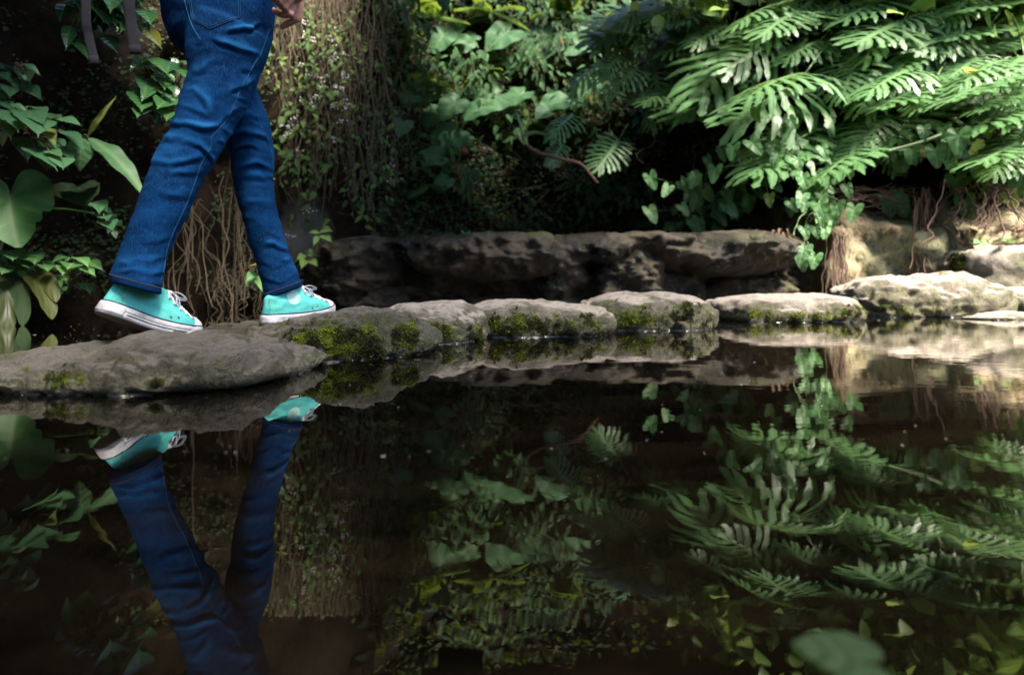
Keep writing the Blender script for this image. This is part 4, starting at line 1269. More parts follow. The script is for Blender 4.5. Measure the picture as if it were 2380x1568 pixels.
# ------------------------------------------------------------------ cut-leaf philodendrons pouring over the sunlit wall
# every entry: label, root place, leaves (base x, base y, tip x, tip y)
PH = [
    ('cut-leaf philodendron with the two widest fans, above the bare brown hollow', (1960, 60), [(1871, 171, 1717, 178), (1995, 132, 1950, 215), (1925, 31, 1789, 55), (1905, 95, 1820, 120)]),
    ('cut-leaf philodendron hanging its long fingers lowest over the arrowhead vines', (2140, 330), [(2011, 342, 1880, 395), (1990, 330, 1960, 405), (2072, 270, 1985, 330), (2090, 300, 2060, 360)]),
    ('small cut-leaf philodendron sprig poking out over the heart-leaf tangle', (1900, 330), [(1826, 352, 1734, 402), (1850, 345, 1800, 400), (1860, 320, 1830, 340)]),
    ('cut-leaf philodendron with a broad drooping fan in the middle of the bright bank', (2200, 150), [(2144, 203, 2030, 245), (2120, 160, 2010, 190), (2170, 190, 2120, 255), (2200, 140, 2110, 150)]),
    ('cut-leaf philodendron at the very edge of the frame beside the long green stalk', (2395, 300), [(2390, 325, 2262, 365), (2400, 300, 2330, 350), (2370, 345, 2300, 400), (2390, 250, 2310, 260)]),
    ('cut-leaf philodendron high in the sunniest corner of the bank', (2330, 20), [(2300, 60, 2180, 85), (2236, 70, 2120, 110), (2262, -12, 2196, 34), (2350, 90, 2260, 130), (2330, 0, 2220, 20), (2380, 130, 2290, 190)]),
    ('cut-leaf philodendron just under the sunniest corner', (2340, 170), [(2300, 190, 2190, 230), (2350, 215, 2260, 255), (2330, 140, 2220, 165), (2380, 170, 2330, 240)]),
    ('cut-leaf philodendron along the top edge, before the sunny corner', (2120, -10), [(2100, 50, 1985, 88), (2150, 30, 2060, 40), (2060, 0, 1950, 25), (2180, 80, 2100, 120)]),
    ('cut-leaf philodendron fan standing up against the top edge', (1840, -20), [(1800, 10, 1690, 40), (1850, 25, 1760, 75), (1880, -10, 1800, 0), (1785, 95, 1712, 106)]),
    ('shaded cut-leaf philodendron over the rim of the brown hollow', (1720, 100), [(1710, 168, 1585, 232), (1690, 120, 1600, 150), (1650, 160, 1560, 215), (1720, 130, 1650, 190)]),
    ('shaded cut-leaf philodendron with a grey-green fan at the top', (1660, 20), [(1628, 85, 1530, 110), (1650, 30, 1545, 45), (1690, 60, 1610, 85), (1600, 10, 1510, 30)]),
    ('cut-leaf philodendron spreading one flat fan in the shade, farthest along the top', (1500, 30), [(1456, 65, 1370, 78), (1470, 50, 1505, 110), (1520, 20, 1430, 25)]),
    ('silvery cut-leaf philodendron fan lit against the dark taro leaves', (1480, 110), [(1404, 148, 1322, 176), (1440, 130, 1390, 175), (1480, 160, 1410, 205)]),
    ('cut-leaf philodendron drooping beside the hollow, on the dark side', (1590, 180), [(1568, 205, 1486, 238), (1540, 225, 1500, 280), (1580, 190, 1540, 250)]),
    ('lone silvery cut leaf hanging in the dark below the taro', (1350, 240), [(1332, 267, 1274, 306)]),
    ('small silvery cut leaf hanging by the reddish root', (1330, 320), [(1308, 336, 1275, 380)]),
    ('isolated pale cut leaf hanging furthest down in the dark grotto', (1460, 290), [(1438, 326, 1384, 392)]),
]
rp = random.Random(21)
def philo():
    allroots = []
    for label, (rx, ry), leaves in PH:
        d0 = min(depth_at(min(max(rx, 5), 2375), max(ry, 5)), 7.2)
        base = U(rx, ry, d0 - .10)
        root = thing('philodendron_plant', label, 'philodendron', base, 'cut-leaf philodendrons on the bank')
        st = MB()
        ls = list(leaves)
        dense = 3 if (rx > 2250 and ry < 60) else 9 if rx > 1600 else (6 if rx > 1480 else 0)
        for k in range(dense):     # leaves set deeper in the clump
            b = rp.choice(leaves); ls.append((b[0] + rp.uniform(-85, 85), b[1] + rp.uniform(-60, 45), b[2] + rp.uniform(-70, 60), b[3] + rp.uniform(-45, 55), .30))
        for q, lf in enumerate(ls):
            bx, by, tx, ty = lf[:4]; back = lf[4] if len(lf) > 4 else 0
            d = min(depth_at(min(max(bx, 5), 2375), max(by, 5)), d0 + .3) - rp.uniform(.35, .6) + back
            L = math.hypot(tx - bx, ty - by) / F * d
            b = U(bx, by, d); t = U(tx, ty, d - L * rp.uniform(.3, .75))
            nrm = (UP * rp.uniform(.7, 1.1) + (CAM - b).normalized() * rp.uniform(.5, 1.0) + Vector((rp.uniform(-.55, .55), rp.uniform(-.2, .2), 0)))
            leaf_child(rp.choice(ME_PH), frame(b, t, nrm, .98 if back == 0 else rp.uniform(.6, .9)), root)
            mid = (base + b) / 2 + UP * .12 + Vector((rp.uniform(-.05, .05), -.10, 0))
            st.tube(bez(base, mid, b, 9), [lerp(.012, .007, i / 8) for i in range(9)], 6)
        st.build('stem', M['stem'], root)
        allroots.append(root)
philo()
def stalk():
    """the long bare green leaf stalk reaching out of the bank"""
    d = depth_at(2200, 300) - .55
    pts = cat_rom([U(2060, 352, d), U(2140, 330, d - .05), U(2220, 303, d - .03), U(2310, 292, d + .05), U(2372, 300, d + .3)], 7)
    mb = MB(); mb.tube(pts, [lerp(.014, .026, i / (len(pts) - 1)) for i in range(len(pts))], 8)
    tag(mb.build('leaf_stalk', M['stem']), 'long bare bright green stalk arching over the arrowhead vines', 'plant stalk')
stalk()

# ------------------------------------------------------------------ arrowhead vines (heart-shaped leaves) below them
def creeper(name, label, cat, path, n, spread, size, mats, tmpl, group=None, off=.16, seed=0, stems=3, smat='stem', extra=(), var=(0, 1), hang=.6):
    rg = random.Random(seed)
    x0, y0 = path[0]
    P = [hit(x, y, off) for x, y in path]
    root = thing(name, label, cat, P[0], group)
    fm = MB(); sm_ = MB()
    cps = [p for p in cat_rom(P, 10)]
    for s in range(stems):
        o = Vector((rg.uniform(-1, 1), 0, rg.uniform(-1, 1))) * (spread / F * P[0].y) * .5
        sm_.tube([p + o * (.3 + .7 * i / len(cps)) + Vector((fbm(p * 5, 2), fbm(p * 6, 2), 0)) * .05 for i, p in enumerate(cps)], .006 if smat == 'stem' else .004, 5)
    for i in range(n):
        c = cps[min(len(cps) - 1, int(rg.random() * len(cps)))]
        sp = spread / F * c.y
        q = c + Vector((rg.gauss(0, .5), rg.uniform(-.5, .2), rg.gauss(0, .45))) * sp
        sz = rg.uniform(*size) / F * c.y
        dirn = (Vector((rg.uniform(-.7, .7), -.25 - rg.random() * .5, -hang - rg.random() * .7))).normalized()
        nr = (UP * rg.uniform(.35, .8) + (CAM - q).normalized() * rg.uniform(.7, 1.1) + Vector((rg.uniform(-.4, .4), 0, rg.uniform(-.2, .3)))).normalized()
        fm.leaf(rg.choice(tmpl), frame(q, q + dirn * sz, nr, 1.0), rg.uniform(*var))
        a = c + Vector((rg.uniform(-.02, .02), 0, rg.uniform(-.02, .05)))
        sm_.tube(bez(a, (a + q) / 2 + UP * .03, q, 5), .0028, 4)
    for bx, by, tx, ty in extra:
        d = depth_at(bx, by) - off - .05
        b = U(bx, by, d); t = U(tx, ty, d - .04)
        fm.leaf(rg.choice(tmpl), frame(b, t, facing(b, .35, 1.0, .15), 1.2), rg.uniform(*var))
        sm_.tube(bez(b + Vector((.03, .2, .12)), b + Vector((.02, .05, .08)), b, 5), .0030, 4)
    fm.build('foliage', M[mats], root); sm_.build('stem', M[smat], root)
    return root
AV = 'arrowhead vines at the foot of the bank'
creeper('arrowhead_vine', 'dense arrowhead vine clump lowest beside the dark grotto', 'vine', [(1790, 330), (1720, 400), (1660, 455), (1630, 500)], 60, 105, (30, 50), 'heart', T_ARROW, AV, .9, 1)
creeper('arrowhead_vine', 'arrowhead vine trailing from the cut leaves down onto the wet ledge end', 'vine', [(1960, 390), (1905, 450), (1880, 500), (1868, 555)], 34, 75, (34, 54), 'heart', T_ARROW, AV, .85, 2)
creeper('arrowhead_vine', 'arrowhead vine leaves crossing the bare brown hollow', 'vine', [(1860, 260), (1800, 290), (1730, 335)], 9, 60, (30, 46), 'heart', T_ARROW, AV, .25, 3)
creeper('arrowhead_vine', 'row of arrowhead leaves hanging just under the long green stalk', 'vine', [(2075, 360), (2160, 350), (2240, 345)], 12, 60, (36, 54), 'heart', T_ARROW, AV, .65, 4, extra=[(2228, 315, 2226, 365), (2175, 350, 2180, 395), (2120, 350, 2115, 385)])
creeper('arrowhead_vine', 'three arrowhead leaves alone on the bare pale rock', 'vine', [(2060, 445), (2085, 470), (2100, 490)], 1, 20, (30, 36), 'heart', T_ARROW, AV, .14, 5, 1, extra=[(2068, 462, 2072, 512), (2092, 470, 2106, 512), (2085, 450, 2090, 480)])
creeper('arrowhead_vine', 'two pale heart leaves one above the other at the sunny end of the rock', 'vine', [(2225, 405), (2240, 450), (2250, 490)], 0, 10, (30, 36), 'heart', T_ARROW, AV, .14, 6, 1, extra=[(2222, 418, 2236, 466), (2244, 470, 2256, 518)])
creeper('arrowhead_vine', 'big pointed leaves at the frame edge above the mossy block', 'vine', [(2395, 380), (2380, 430)], 2, 25, (40, 60), 'heart', T_ARROW, AV, .2, 7, 1, extra=[(2384, 395, 2355, 460)])
creeper('arrowhead_vine', 'broad arrowhead leaves filling the gap among the cut fans, mid bank', 'vine', [(2010, 250), (2100, 235), (2190, 275)], 16, 90, (34, 54), 'heart', T_ARROW, AV, .30, 8)
creeper('arrowhead_vine', 'low arrowhead leaves springing on the ledge behind the rightmost hump', 'vine', [(1610, 515), (1580, 525), (1555, 530)], 9, 36, (24, 38), 'heart', T_ARROW, AV, .5, 9, var=(0, .6))
creeper('arrowhead_vine', 'scattered heart leaves in the shade under the sunniest fans', 'vine', [(2300, 270), (2340, 330), (2310, 380)], 12, 90, (34, 54), 'heart', T_ARROW, AV, .25, 10)

# ------------------------------------------------------------------ taro in the dark grotto: tilted heart-shaped blades on long stalks
TG = 'taro plants in the grotto'
TARO = [
    ('taro with a cluster of round pale leaves near the top of the grotto', (1050, 150), [(1030, 82, 1005, 118, 1.0), (1060, 80, 1010, 95, .9), (1082, 100, 1062, 122, 1.0), (1100, 84, 1080, 92, .8)]),
    ('taro with one very long narrow tilted blade and a yellow-green one behind', (1260, 180), [(1268, 92, 1195, 150, .55), (1310, 84, 1270, 115, .6), (1175, 78, 1125, 112, .6)]),
    ('taro leaf cupped among the cut-leaf fans', (1375, 120), [(1380, 75, 1335, 100, .8), (1350, 105, 1310, 120, .7)]),
    ('taro with the largest broad ribbed blade, middle of the grotto', (1150, 300), [(1150, 225, 1086, 256, .75), (1208, 220, 1165, 246, .45), (1120, 250, 1075, 268, .6)]),
    ('taro leaning its narrow pale leaves beside the vine curtain', (1010, 300), [(955, 226, 920, 246, .6), (1056, 240, 1016, 272, .55), (1015, 265, 972, 292, .5), (995, 225, 950, 245, .4)]),
    ('round grey-green leaf lit alone in the dark beside the vine curtain', (950, 330), [(936, 288, 928, 314, 1.25)]),
    ('low taro with drooping blades just above the ledge', (1060, 400), [(1046, 318, 988, 364, .5), (1085, 320, 1066, 332, .6), (1010, 365, 950, 375, .45), (1035, 420, 1012, 442, .5)]),
    ('taro with slim tilted leaves below the silvery cut fan', (1330, 280), [(1382, 202, 1322, 242, .45), (1300, 235, 1242, 248, .5), (1272, 255, 1244, 272, .6)]),
]
rt = random.Random(4)
for label, (rx, ry), leaves in TARO:
    d0 = depth_at(rx, ry)
    base = U(rx, ry, d0 - .05)
    root = thing('taro_plant', label, 'taro', base, TG); st = MB()
    for bx, by, tx, ty, w in leaves:
        d = depth_at(bx, by) - rt.uniform(.35, .7)
        b = U(bx, by, d); t = U(tx, ty, d - .12)
        nr = (UP * .9 + (CAM - b).normalized() * lerp(.25, 1.3, w) + Vector((rt.uniform(-.2, .1), 0, 0)))
        o = leaf_child(rt.choice(ME_HE), frame(b, t, nr, 1.28, 1.0), root)
        st.tube(bez(base, (base + b) / 2 + UP * .12, b, 8), [lerp(.012, .006, i / 7) for i in range(8)], 5)
    st.build('stem', M['stem'], root)
def strap_plant():
    d = 6.6
    base = U(1222, 336, d)
    root = thing('strap_plant', 'plant with one upright and one curled yellow-green strap leaf on the reddish root', 'plant', base)
    for pts, r in (([(1222, 336), (1213, 300), (1200, 260)], .030), ([(1222, 336), (1222, 315), (1245, 308), (1274, 314)], .034), ([(1220, 336), (1206, 318), (1196, 296)], .018)):
        mb = MB(); P = cat_rom([U(x, y, d - .05 - .03 * i) for i, (x, y) in enumerate(pts)], 6)
        mb.tube(P, [r * (1 - .75 * (i / (len(P) - 1)) ** 2) for i in range(len(P))], 8, flat=.3, up=(0, -1, .4))
        mb.build('leaf', M['stem'], root)
    mb = MB(); P = cat_rom([U(1222, 334, d), U(1245, 352, d), U(1300, 368, d - .05), U(1350, 382, d), U(1388, 425, d + .1)], 7)
    mb.tube([p + rv(.006) for p in P], [.032 - .012 * i / len(P) for i in range(len(P))], 8)
    tag(mb.build('tree_root', M['root']), 'thick reddish root crawling across the back of the grotto', 'root')
strap_plant()

# ------------------------------------------------------------------ ferns and bushes at the top of the grotto
FG = 'ferns at the top of the grotto'
def fern(label, px, py, n, L, seed, mat='fern', group=FG, off=.15, spread=1.0):
    rg = random.Random(seed); b = hit(px, py, off)
    root = thing('fern', label, 'fern', b, group); fm = MB()
    for i in range(n):
        a = rg.uniform(-1.3, 1.3) * spread
        l = L * rg.uniform(.7, 1.15) / F * b.y
        t = b + Vector((math.sin(a), -.55, .35 * math.cos(a) - .25 - .2 * abs(a))).normalized() * l
        fm.leaf(rg.choice(T_FROND), frame(b + rv(.03), t, UP + (CAM - b).normalized() * .5 + rv(.2), 1.0), rg.random())
    fm.build('foliage', M[mat], root)
fern('large pale fern arching down beside the top of the vine curtain', 1010, 40, 9, 110, 1)
fern('fern with low fronds over the long taro blade', 1140, 30, 8, 100, 2)
fern('fern tucked behind the flat cut-leaf fan at the top', 1310, 30, 9, 100, 3)
fern('small dark fern halfway down the grotto wall', 1130, 170, 7, 70, 4)
fern('small fern at the foot of the grotto wall above the ledge', 1000, 430, 7, 60, 5)
fern('dark fern under the broad ribbed taro blade', 1230, 290, 7, 70, 6)
def bush(name, label, px, py, n, spread, size, mat, tmpl, group, seed, off=.25, fl=0, var=(0, 1), sq=.8, stems=6):
    rg = random.Random(seed); b = hit(px, py, .05)
    c = hit(px, py, off)
    root = thing(name, label, 'bush' if name != 'glossy_shrub' else 'shrub', b, group); fm = MB(); sm_ = MB(); sp = spread / F * c.y
    tips = []
    for k in range(stems):
        e = c + Vector((rg.gauss(0, .55), rg.uniform(-.5, .1), rg.gauss(0, .5 * sq))) * sp; tips.append(e)
        sm_.tube(bez(b, (b + e) / 2 + UP * .06, e, 7), [lerp(.008, .003, i / 6) for i in range(7)], 5)
    for i in range(n):
        e = rg.choice(tips); q = e + Vector((rg.gauss(0, .28), rg.gauss(0, .2), rg.gauss(0, .26 * sq))) * sp
        sz = rg.uniform(*size) / F * c.y
        dirn = Vector((q.x - e.x, -.12 * sp, -(.25 + rg.random() * .4) * sp + (q.z - e.z) * .5))
        dirn = (dirn + rv(.12 * sp)).normalized()
        fm.leaf(rg.choice(tmpl), frame(q, q + dirn * sz, UP * rg.uniform(.5, 1.1) + (CAM - q).normalized() * rg.uniform(.3, .9) + rv(.3), 1), rg.uniform(*var))
    fm.build('foliage', M[mat], root); sm_.build('stem', M['twig'], root)
    return root
BG = 'bushes at the top of the grotto'
bush('leafy_bush', 'small-leaved bush beside the fern at the top of the vine curtain', 930, 20, 60, 70, (22, 36), 'taro', T_OV, BG, 11, .4)
bush('leafy_bush', 'bright yellow-green bush touching the top edge, middle of the grotto', 1110, -10, 120, 130, (16, 28), 'vine', T_OV, BG, 12, .3, var=(.3, .85))
bush('leafy_bush', 'fine-leaved bush above the long narrow taro blade', 1230, 30, 150, 130, (14, 24), 'fern', T_OV, BG, 13, .25)
bush('leafy_bush', 'fine-leaved bush between the two shaded cut-leaf fans at the top', 1340, 15, 130, 110, (14, 26), 'fern', T_OV, BG, 14, .3)
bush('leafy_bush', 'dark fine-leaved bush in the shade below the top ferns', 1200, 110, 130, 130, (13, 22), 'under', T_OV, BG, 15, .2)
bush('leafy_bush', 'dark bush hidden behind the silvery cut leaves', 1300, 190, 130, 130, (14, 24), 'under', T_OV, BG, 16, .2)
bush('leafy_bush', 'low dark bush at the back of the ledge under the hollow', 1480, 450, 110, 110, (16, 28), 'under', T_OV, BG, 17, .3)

bush('leafy_bush', 'mid green fine bush beside the curtain, under the highest taro', 965, 130, 130, 110, (16, 30), 'fern', T_OV, BG, 51, .35)
bush('leafy_bush', 'mid green fine bush between the round pale taro and the ribbed one', 1085, 165, 150, 110, (16, 28), 'fern', T_OV, BG, 52, .35)
bush('leafy_bush', 'mid green fine bush over the curled strap leaf', 1215, 205, 140, 110, (16, 28), 'fern', T_OV, BG, 53, .35)
bush('leafy_bush', 'fine bush tucked between the long taro blade and the silvery fan', 1330, 150, 150, 110, (16, 28), 'fern', T_OV, BG, 54, .35)
bush('leafy_bush', 'fine leafy growth just left of the brown hollow, under the drooping fans', 1420, 255, 150, 110, (16, 30), 'fern', T_OV, BG, 55, .35)
bush('leafy_bush', 'low fine growth beneath the low drooping taro', 1020, 395, 130, 100, (14, 26), 'fern', T_OV, BG, 56, .3)
bush('leafy_bush', 'leafy growth low on the wall below the reddish root', 1280, 440, 130, 110, (14, 26), 'under', T_OV, BG, 57, .3)
fern('fern spreading above the silvery cut fan', 1430, 60, 9, 100, 58)
fern('fern hanging between the curtain and the broad ribbed taro', 985, 190, 9, 90, 59)
def undergrowth():
    """the dark small growth covering the grotto wall"""
    rg = random.Random(9); mb = MB()
    for i in range(20000):
        px = rg.uniform(860, 1660); py = rg.uniform(-30, 545) if i % 4 else rg.uniform(-620, 0)
        if px > 1420 and py < 250 and rg.random() < .5: continue
        dens = .5 + .9 * fbm((px * .008, py * .008, 3), 3)
        if rg.random() > dens + .25: continue
        q = hit(px, py, rg.uniform(.0, .12))
        if q.y < 5: continue
        s = rg.uniform(.03, .10) * (1 if py > 0 else 2.2)
        mb.leaf(T_SMALL[0], frame(q, q + Vector((rg.uniform(-1, 1), -.8, rg.uniform(-1, .4))).normalized() * s, facing(q, .6, .7, .5), 1), rg.random() if rg.random() > .04 else .99)
    for i in range(5000):
        px = rg.uniform(0, 640); py = rg.uniform(-20, 690)
        if rg.random() > .4 + 1.2 * fbm((px * .006, py * .006, 8), 3): continue
        q = hit(px, py, rg.uniform(.0, .10)); s = rg.uniform(.02, .05)
        mb.leaf(T_SMALL[0], frame(q, q + Vector((rg.uniform(-1, 1), -.6, rg.uniform(-1, .2))).normalized() * s, facing(q, .6, .7, .5), 1), rg.random())
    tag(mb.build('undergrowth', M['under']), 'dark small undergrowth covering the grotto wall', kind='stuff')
undergrowth()

# ------------------------------------------------------------------ the curtain of hanging vines behind the walker
def flowers(mb, c, rg, n=7, r=.03):
    for i in range(n):
        p = c + Vector((rg.gauss(0, r), rg.gauss(0, r * .5), rg.gauss(0, r * .7)))
        for k in range(3):
            a = rg.uniform(0, 6.28); s = rg.uniform(.006, .011)
            e = Vector((math.cos(a), rg.uniform(-.6, .2), math.sin(a))) * s; f = Vector((-math.sin(a), -.5, math.cos(a))) * s * .6
            mb.add([tuple(p - e), tuple(p - f), tuple(p + e), tuple(p + f)], [(0, 1, 2, 3)], None, .5)
def hanging_vine(label, px, y0, y1, seed, leafy, group, off=.25, fl=0, sway=18, strands=3, size=(11, 22), var=(0, 1)):
    rg = random.Random(seed)
    top_ = hit(px, y0, off)
    root = thing('hanging_vine', label, 'vine', top_, group)
    sm_ = MB(); fm = MB(); fl_ = MB(); d = top_.y
    for s in range(strands):
        x = px + rg.uniform(-22, 22); pts = []; dd = d + rg.uniform(-.15, .15)
        n = 16; e = y1 + rg.uniform(-70, 40)
        for i in range(n + 1):
            t = i / n; y = lerp(y0 - 10, e, t)
            x += rg.uniform(-1, 1) * sway * .35
            pts.append(U(x, y, dd + .06 * math.sin(t * 7 + s) - .03 * t))
        P = cat_rom(pts, 3)
        sm_.tube(P, rg.uniform(.0025, .006), 4)
        for k in range(rg.randint(4, 9)):      # loose side twigs
            a = rg.choice(P); b = a + Vector((rg.uniform(-.16, .16), rg.uniform(-.12, .02), rg.uniform(-.22, .06)))
            sm_.tube(bez(a, (a + b) / 2 + rv(.05), b, 6), rg.uniform(.0014, .0028), 3)
        for k in range(int(leafy / strands)):
            a = P[int(rg.random() ** .8 * (len(P) - 1))]
            if fbm(a * 3.2, 2) < rg.uniform(-.45, .12): continue
            q = a + Vector((rg.gauss(0, .045), rg.uniform(-.10, .02), rg.gauss(0, .04)))
            sz = rg.uniform(*size) / F * d
            fm.leaf(rg.choice(T_OV), frame(q, q + Vector((rg.uniform(-.8, .8), -.4, -rg.uniform(.2, 1))).normalized() * sz, facing(q, .5, .8, .4), 1), rg.uniform(*var) if rg.random() > .06 else .99)
        if fl:
            for k in range(fl): flowers(fl_, rg.choice(P[len(P) // 4:]) + Vector((rg.uniform(-.08, .08), -.1, 0)), rg)
    sm_.build('stem', M['twig'], root)
    if fm.n: fm.build('foliage', M['vine'], root)
    if fl_.n: fl_.build('flower_foliage', M['flower'], root)['kind'] = 'stuff'
VG = 'thin vines hanging in the curtain behind the walker'
HV = [
    ('leafy vine with white flowers hanging right beside the walker in the curtain', 735, 0, 330, 60, 4), ('vine sprinkled with white flower heads, middle of the curtain', 785, 0, 360, 55, 5),
    ('vine hanging at the edge of the curtain next to the dark grotto, with yellowish leaves', 880, 0, 420, 60, 0), ('long bright-leaved vine trailing down to the ledge end', 730, 260, 590, 75, 1),
    ('vine with bright green leaves hanging in front of the grey buttress', 695, 230, 450, 60, 2), ('vine tip with small flowers curling into the grotto beside the round grey leaf', 905, 280, 480, 45, 2),
    ('thin vine strung with tiny yellow and rust leaves low in the curtain', 820, 300, 560, 30, 0), ('vine low over the ledge, near its dark start', 860, 380, 540, 40, 0),
]
for i, (label, px, a, b, n, f) in enumerate(HV):
    hanging_vine(label, px, a, b, 300 + i, n, VG, .30, f, size=(9, 30), var=(.3, 1))
for i in range(17):
    px = lerp(612, 900, (i + .5) / 17)
    hanging_vine('thin tangled brown vine with few small leaves in the curtain', px, -5, 300 + 230 * ((i * 37) % 10) / 10, 400 + i, 80, VG, .16 + .02 * (i % 5), 0, 26, 7, size=(7, 20), var=(0, .9))
# ------------------------------------------------------------------ the dry twig tangle at the foot of the wall
rw = random.Random(12)
def twig_tangle(label, cx, y0, y1, spread, n, seed, r=(.003, .008), group='dry root tangles under the wall', mat='twig', off=.25):
    rg = random.Random(seed); a0 = hit(cx, y0, off)
    root = thing('root_vine', label, 'roots', a0, group); mb = MB()
    for i in range(n):
        x = cx + rg.gauss(0, spread); d = a0.y + rg.uniform(-.35, .15)
        pts = []; e = y1 + rg.uniform(-40, 15); x1 = x + rg.gauss(0, spread * 1.1)
        for k in range(9):
            t = k / 8; pts.append(U(lerp(x, x1, t) + rg.uniform(-1, 1) * spread * .38, lerp(y0 + rg.uniform(-10, 40) * (k == 0), e, t), d - .25 * t))
        mb.tube(cat_rom(pts, 3), rg.uniform(*r), 4)
    mb.build('stem', M[mat], root)
twig_tangle('dense hanging bundle of dry brown roots between the legs of the walker', 560, 340, 725, 16, 10, 1, (.0010, .0030))
twig_tangle('loose crossing dry twigs behind the trailing leg', 470, 430, 725, 46, 12, 2, (.0012, .0034))
twig_tangle('bare thin twigs reaching down to the water beneath the knee', 430, 400, 720, 40, 9, 3, (.002, .004))
twig_tangle('short broken root ends massed along the waterline', 570, 600, 728, 36, 22, 4, (.0010, .003))
RG = 'root curtains down the pale rock'
twig_tangle('narrow strand of roots running down the middle of the pale rock face', 1945, 520, 700, 10, 16, 5, (.003, .007), RG, 'root', .08)
twig_tangle('thick reddish curtain of fine roots down the pale rock', 2150, 440, 660, 13, 60, 6, (.003, .007), RG, 'root', .08)
twig_tangle('tangle of dead roots spilling over the top of the pale rock', 2075, 430, 500, 70, 46, 7, (.003, .007), RG, 'root', .10)
twig_tangle('wisps of dead root at the sunny end above the mossy block', 2290, 420, 560, 46, 40, 8, (.003, .007), RG, 'root', .10)
twig_tangle('long aerial root hanging from the cut-leaf plants into the brown hollow', 1700, 200, 420, 70, 16, 9, (.003, .006), RG, 'root', .12)
twig_tangle('single pale stem leaning across the dark wall behind the big leaves', 455, 140, 640, 6, 2, 10, (.006, .009), 'dry root tangles under the wall', 'twig', .2)
# dead leaves caught on the ledge end
def dead_leaves():
    rg = random.Random(3)
    root = thing('dead_leaf_clump', 'rust brown dead leaves hanging off the sunny end of the ledge', 'dead leaves', U(1800, 560, 4.75)); mb = MB()
    for i in range(46):
        x = rg.gauss(1800, 28); y = rg.uniform(530, 575); d = rg.uniform(4.55, 4.85); q = U(x, y, d)
        l = rg.uniform(.10, .28); mb.leaf(T_STRAP if rg.random() < .6 else T_OV[0], frame(q, q + Vector((rg.uniform(-.5, .5), -.25, -rg.uniform(.4, 1))).normalized() * l, facing(q, .3, 1, .5), 1, .7), rg.random() * .9)
    mb.build('foliage', M['dead'], root)
dead_leaves()

# ------------------------------------------------------------------ made-up tree beyond the low eastern rim, added to brighten that corner
def glow_tree():
    n = NT('prelit_leaf')
    c = n.mix(n.attr('var'), (.13, .30, .05), (.36, .48, .13))  # paler than usual foliage: the corner's glow is put into the colour
    p = n.pbr(c, .45, None, .5); t = n.n('BsdfTranslucent', {'Color': n.mix(.4, c, (.55, .6, .12))}).outputs[0]
    m = n.done(n.n('MixShader', {0: .35, 1: p, 2: t}).outputs[0])
    rg = random.Random(77)
    base = Vector((5.85, 6.8, 1.6))
    root = thing('tree', 'added pale tree crown brightening the gap above the cut-leaf bank', 'tree', base)
    tr = MB(); cr = MB()
    tr.tube(cat_rom([base - UP * 2.2, base, base + Vector((-.1, .05, 1.6)), base + Vector((.1, 0, 3.4)), base + Vector((0, .1, 5.2))], 5), [lerp(.22, .05, i / 20) for i in range(21)], 10)
    cl = []
    for k in range(110):
        a = rg.uniform(0, 6.28); h = rg.uniform(.2, 6.4); r = rg.uniform(.4, 2.9) * (1.1 - abs(h - 2.4) / 5)
        e = base + Vector((math.cos(a) * r, math.sin(a) * r * .8, h)); s = base + Vector((0, 0, max(.1, h - .7)))
        tr.tube(bez(s, (s + e) / 2 + UP * .15, e, 6), [lerp(.05, .012, i / 5) for i in range(6)], 5); cl.append(e)
    for i in range(25000):
        q = rg.choice(cl) + Vector((rg.gauss(0, .42), rg.gauss(0, .38), rg.gauss(0, .34)))
        l = rg.uniform(.14, .30)
        cr.leaf(T_SMALL[0], frame(q, q + Vector((rg.uniform(-1, 1), rg.uniform(-1, .4), -rg.random())).normalized() * l, UP - Vector((0, .4, 0)) + rv(.7), 1, 1.1), rg.random())
    cr.build('crown', m, root); tr.build('trunk', M['twig'], root)
glow_tree()

# ------------------------------------------------------------------ unseen tree added behind the camera to shade the middle of the pool
def shade_tree():
    rg = random.Random(91); base = Vector((1.6, -4.2, .2))
    root = thing('tree', 'added unseen tree whose leafy crown shades the middle of the pool', 'tree', base)
    tr = MB(); cr = MB()
    tr.tube(cat_rom([base - UP * .5, base + UP * 2, base + Vector((.2, .6, 4.2)), base + Vector((.5, 1.2, 6))], 6), [lerp(.26, .10, i / 18) for i in range(19)], 10)
    cl = []
    for k in range(84):
        x = rg.uniform(-.4, 5.4); y = rg.uniform(-3.6, 3.1); e = Vector((x, y, 6.0 + rg.uniform(-.5, .9)))
        cl.append(e); s = base + Vector((.3, .9, 4.2 + rg.random()))
        tr.tube(bez(s, (s + e) / 2 + UP * .3, e, 6), [lerp(.07, .012, i / 5) for i in range(6)], 5)
    for i in range(3900):
        e = rg.choice(cl); q = e + Vector((rg.gauss(0, .42), rg.gauss(0, .42), rg.gauss(0, .25)))
        if q.x > 5.0 + .5 * rg.random() - .12 * max(0, q.y) or (q.y > 1 and rg.random() < .3) or (q.x < 2.9 and rg.random() < .75): continue
        l = rg.uniform(.12, .24)
        cr.leaf(T_SMALL[0], frame(q, q + Vector((rg.uniform(-1, 1), rg.uniform(-1, 1), -.5 * rg.random())).normalized() * l, UP + rv(.5), 1, 1.2), rg.random())
    cr.build('crown', M['shrub'], root); tr.build('trunk', M['twig'], root)
shade_tree()

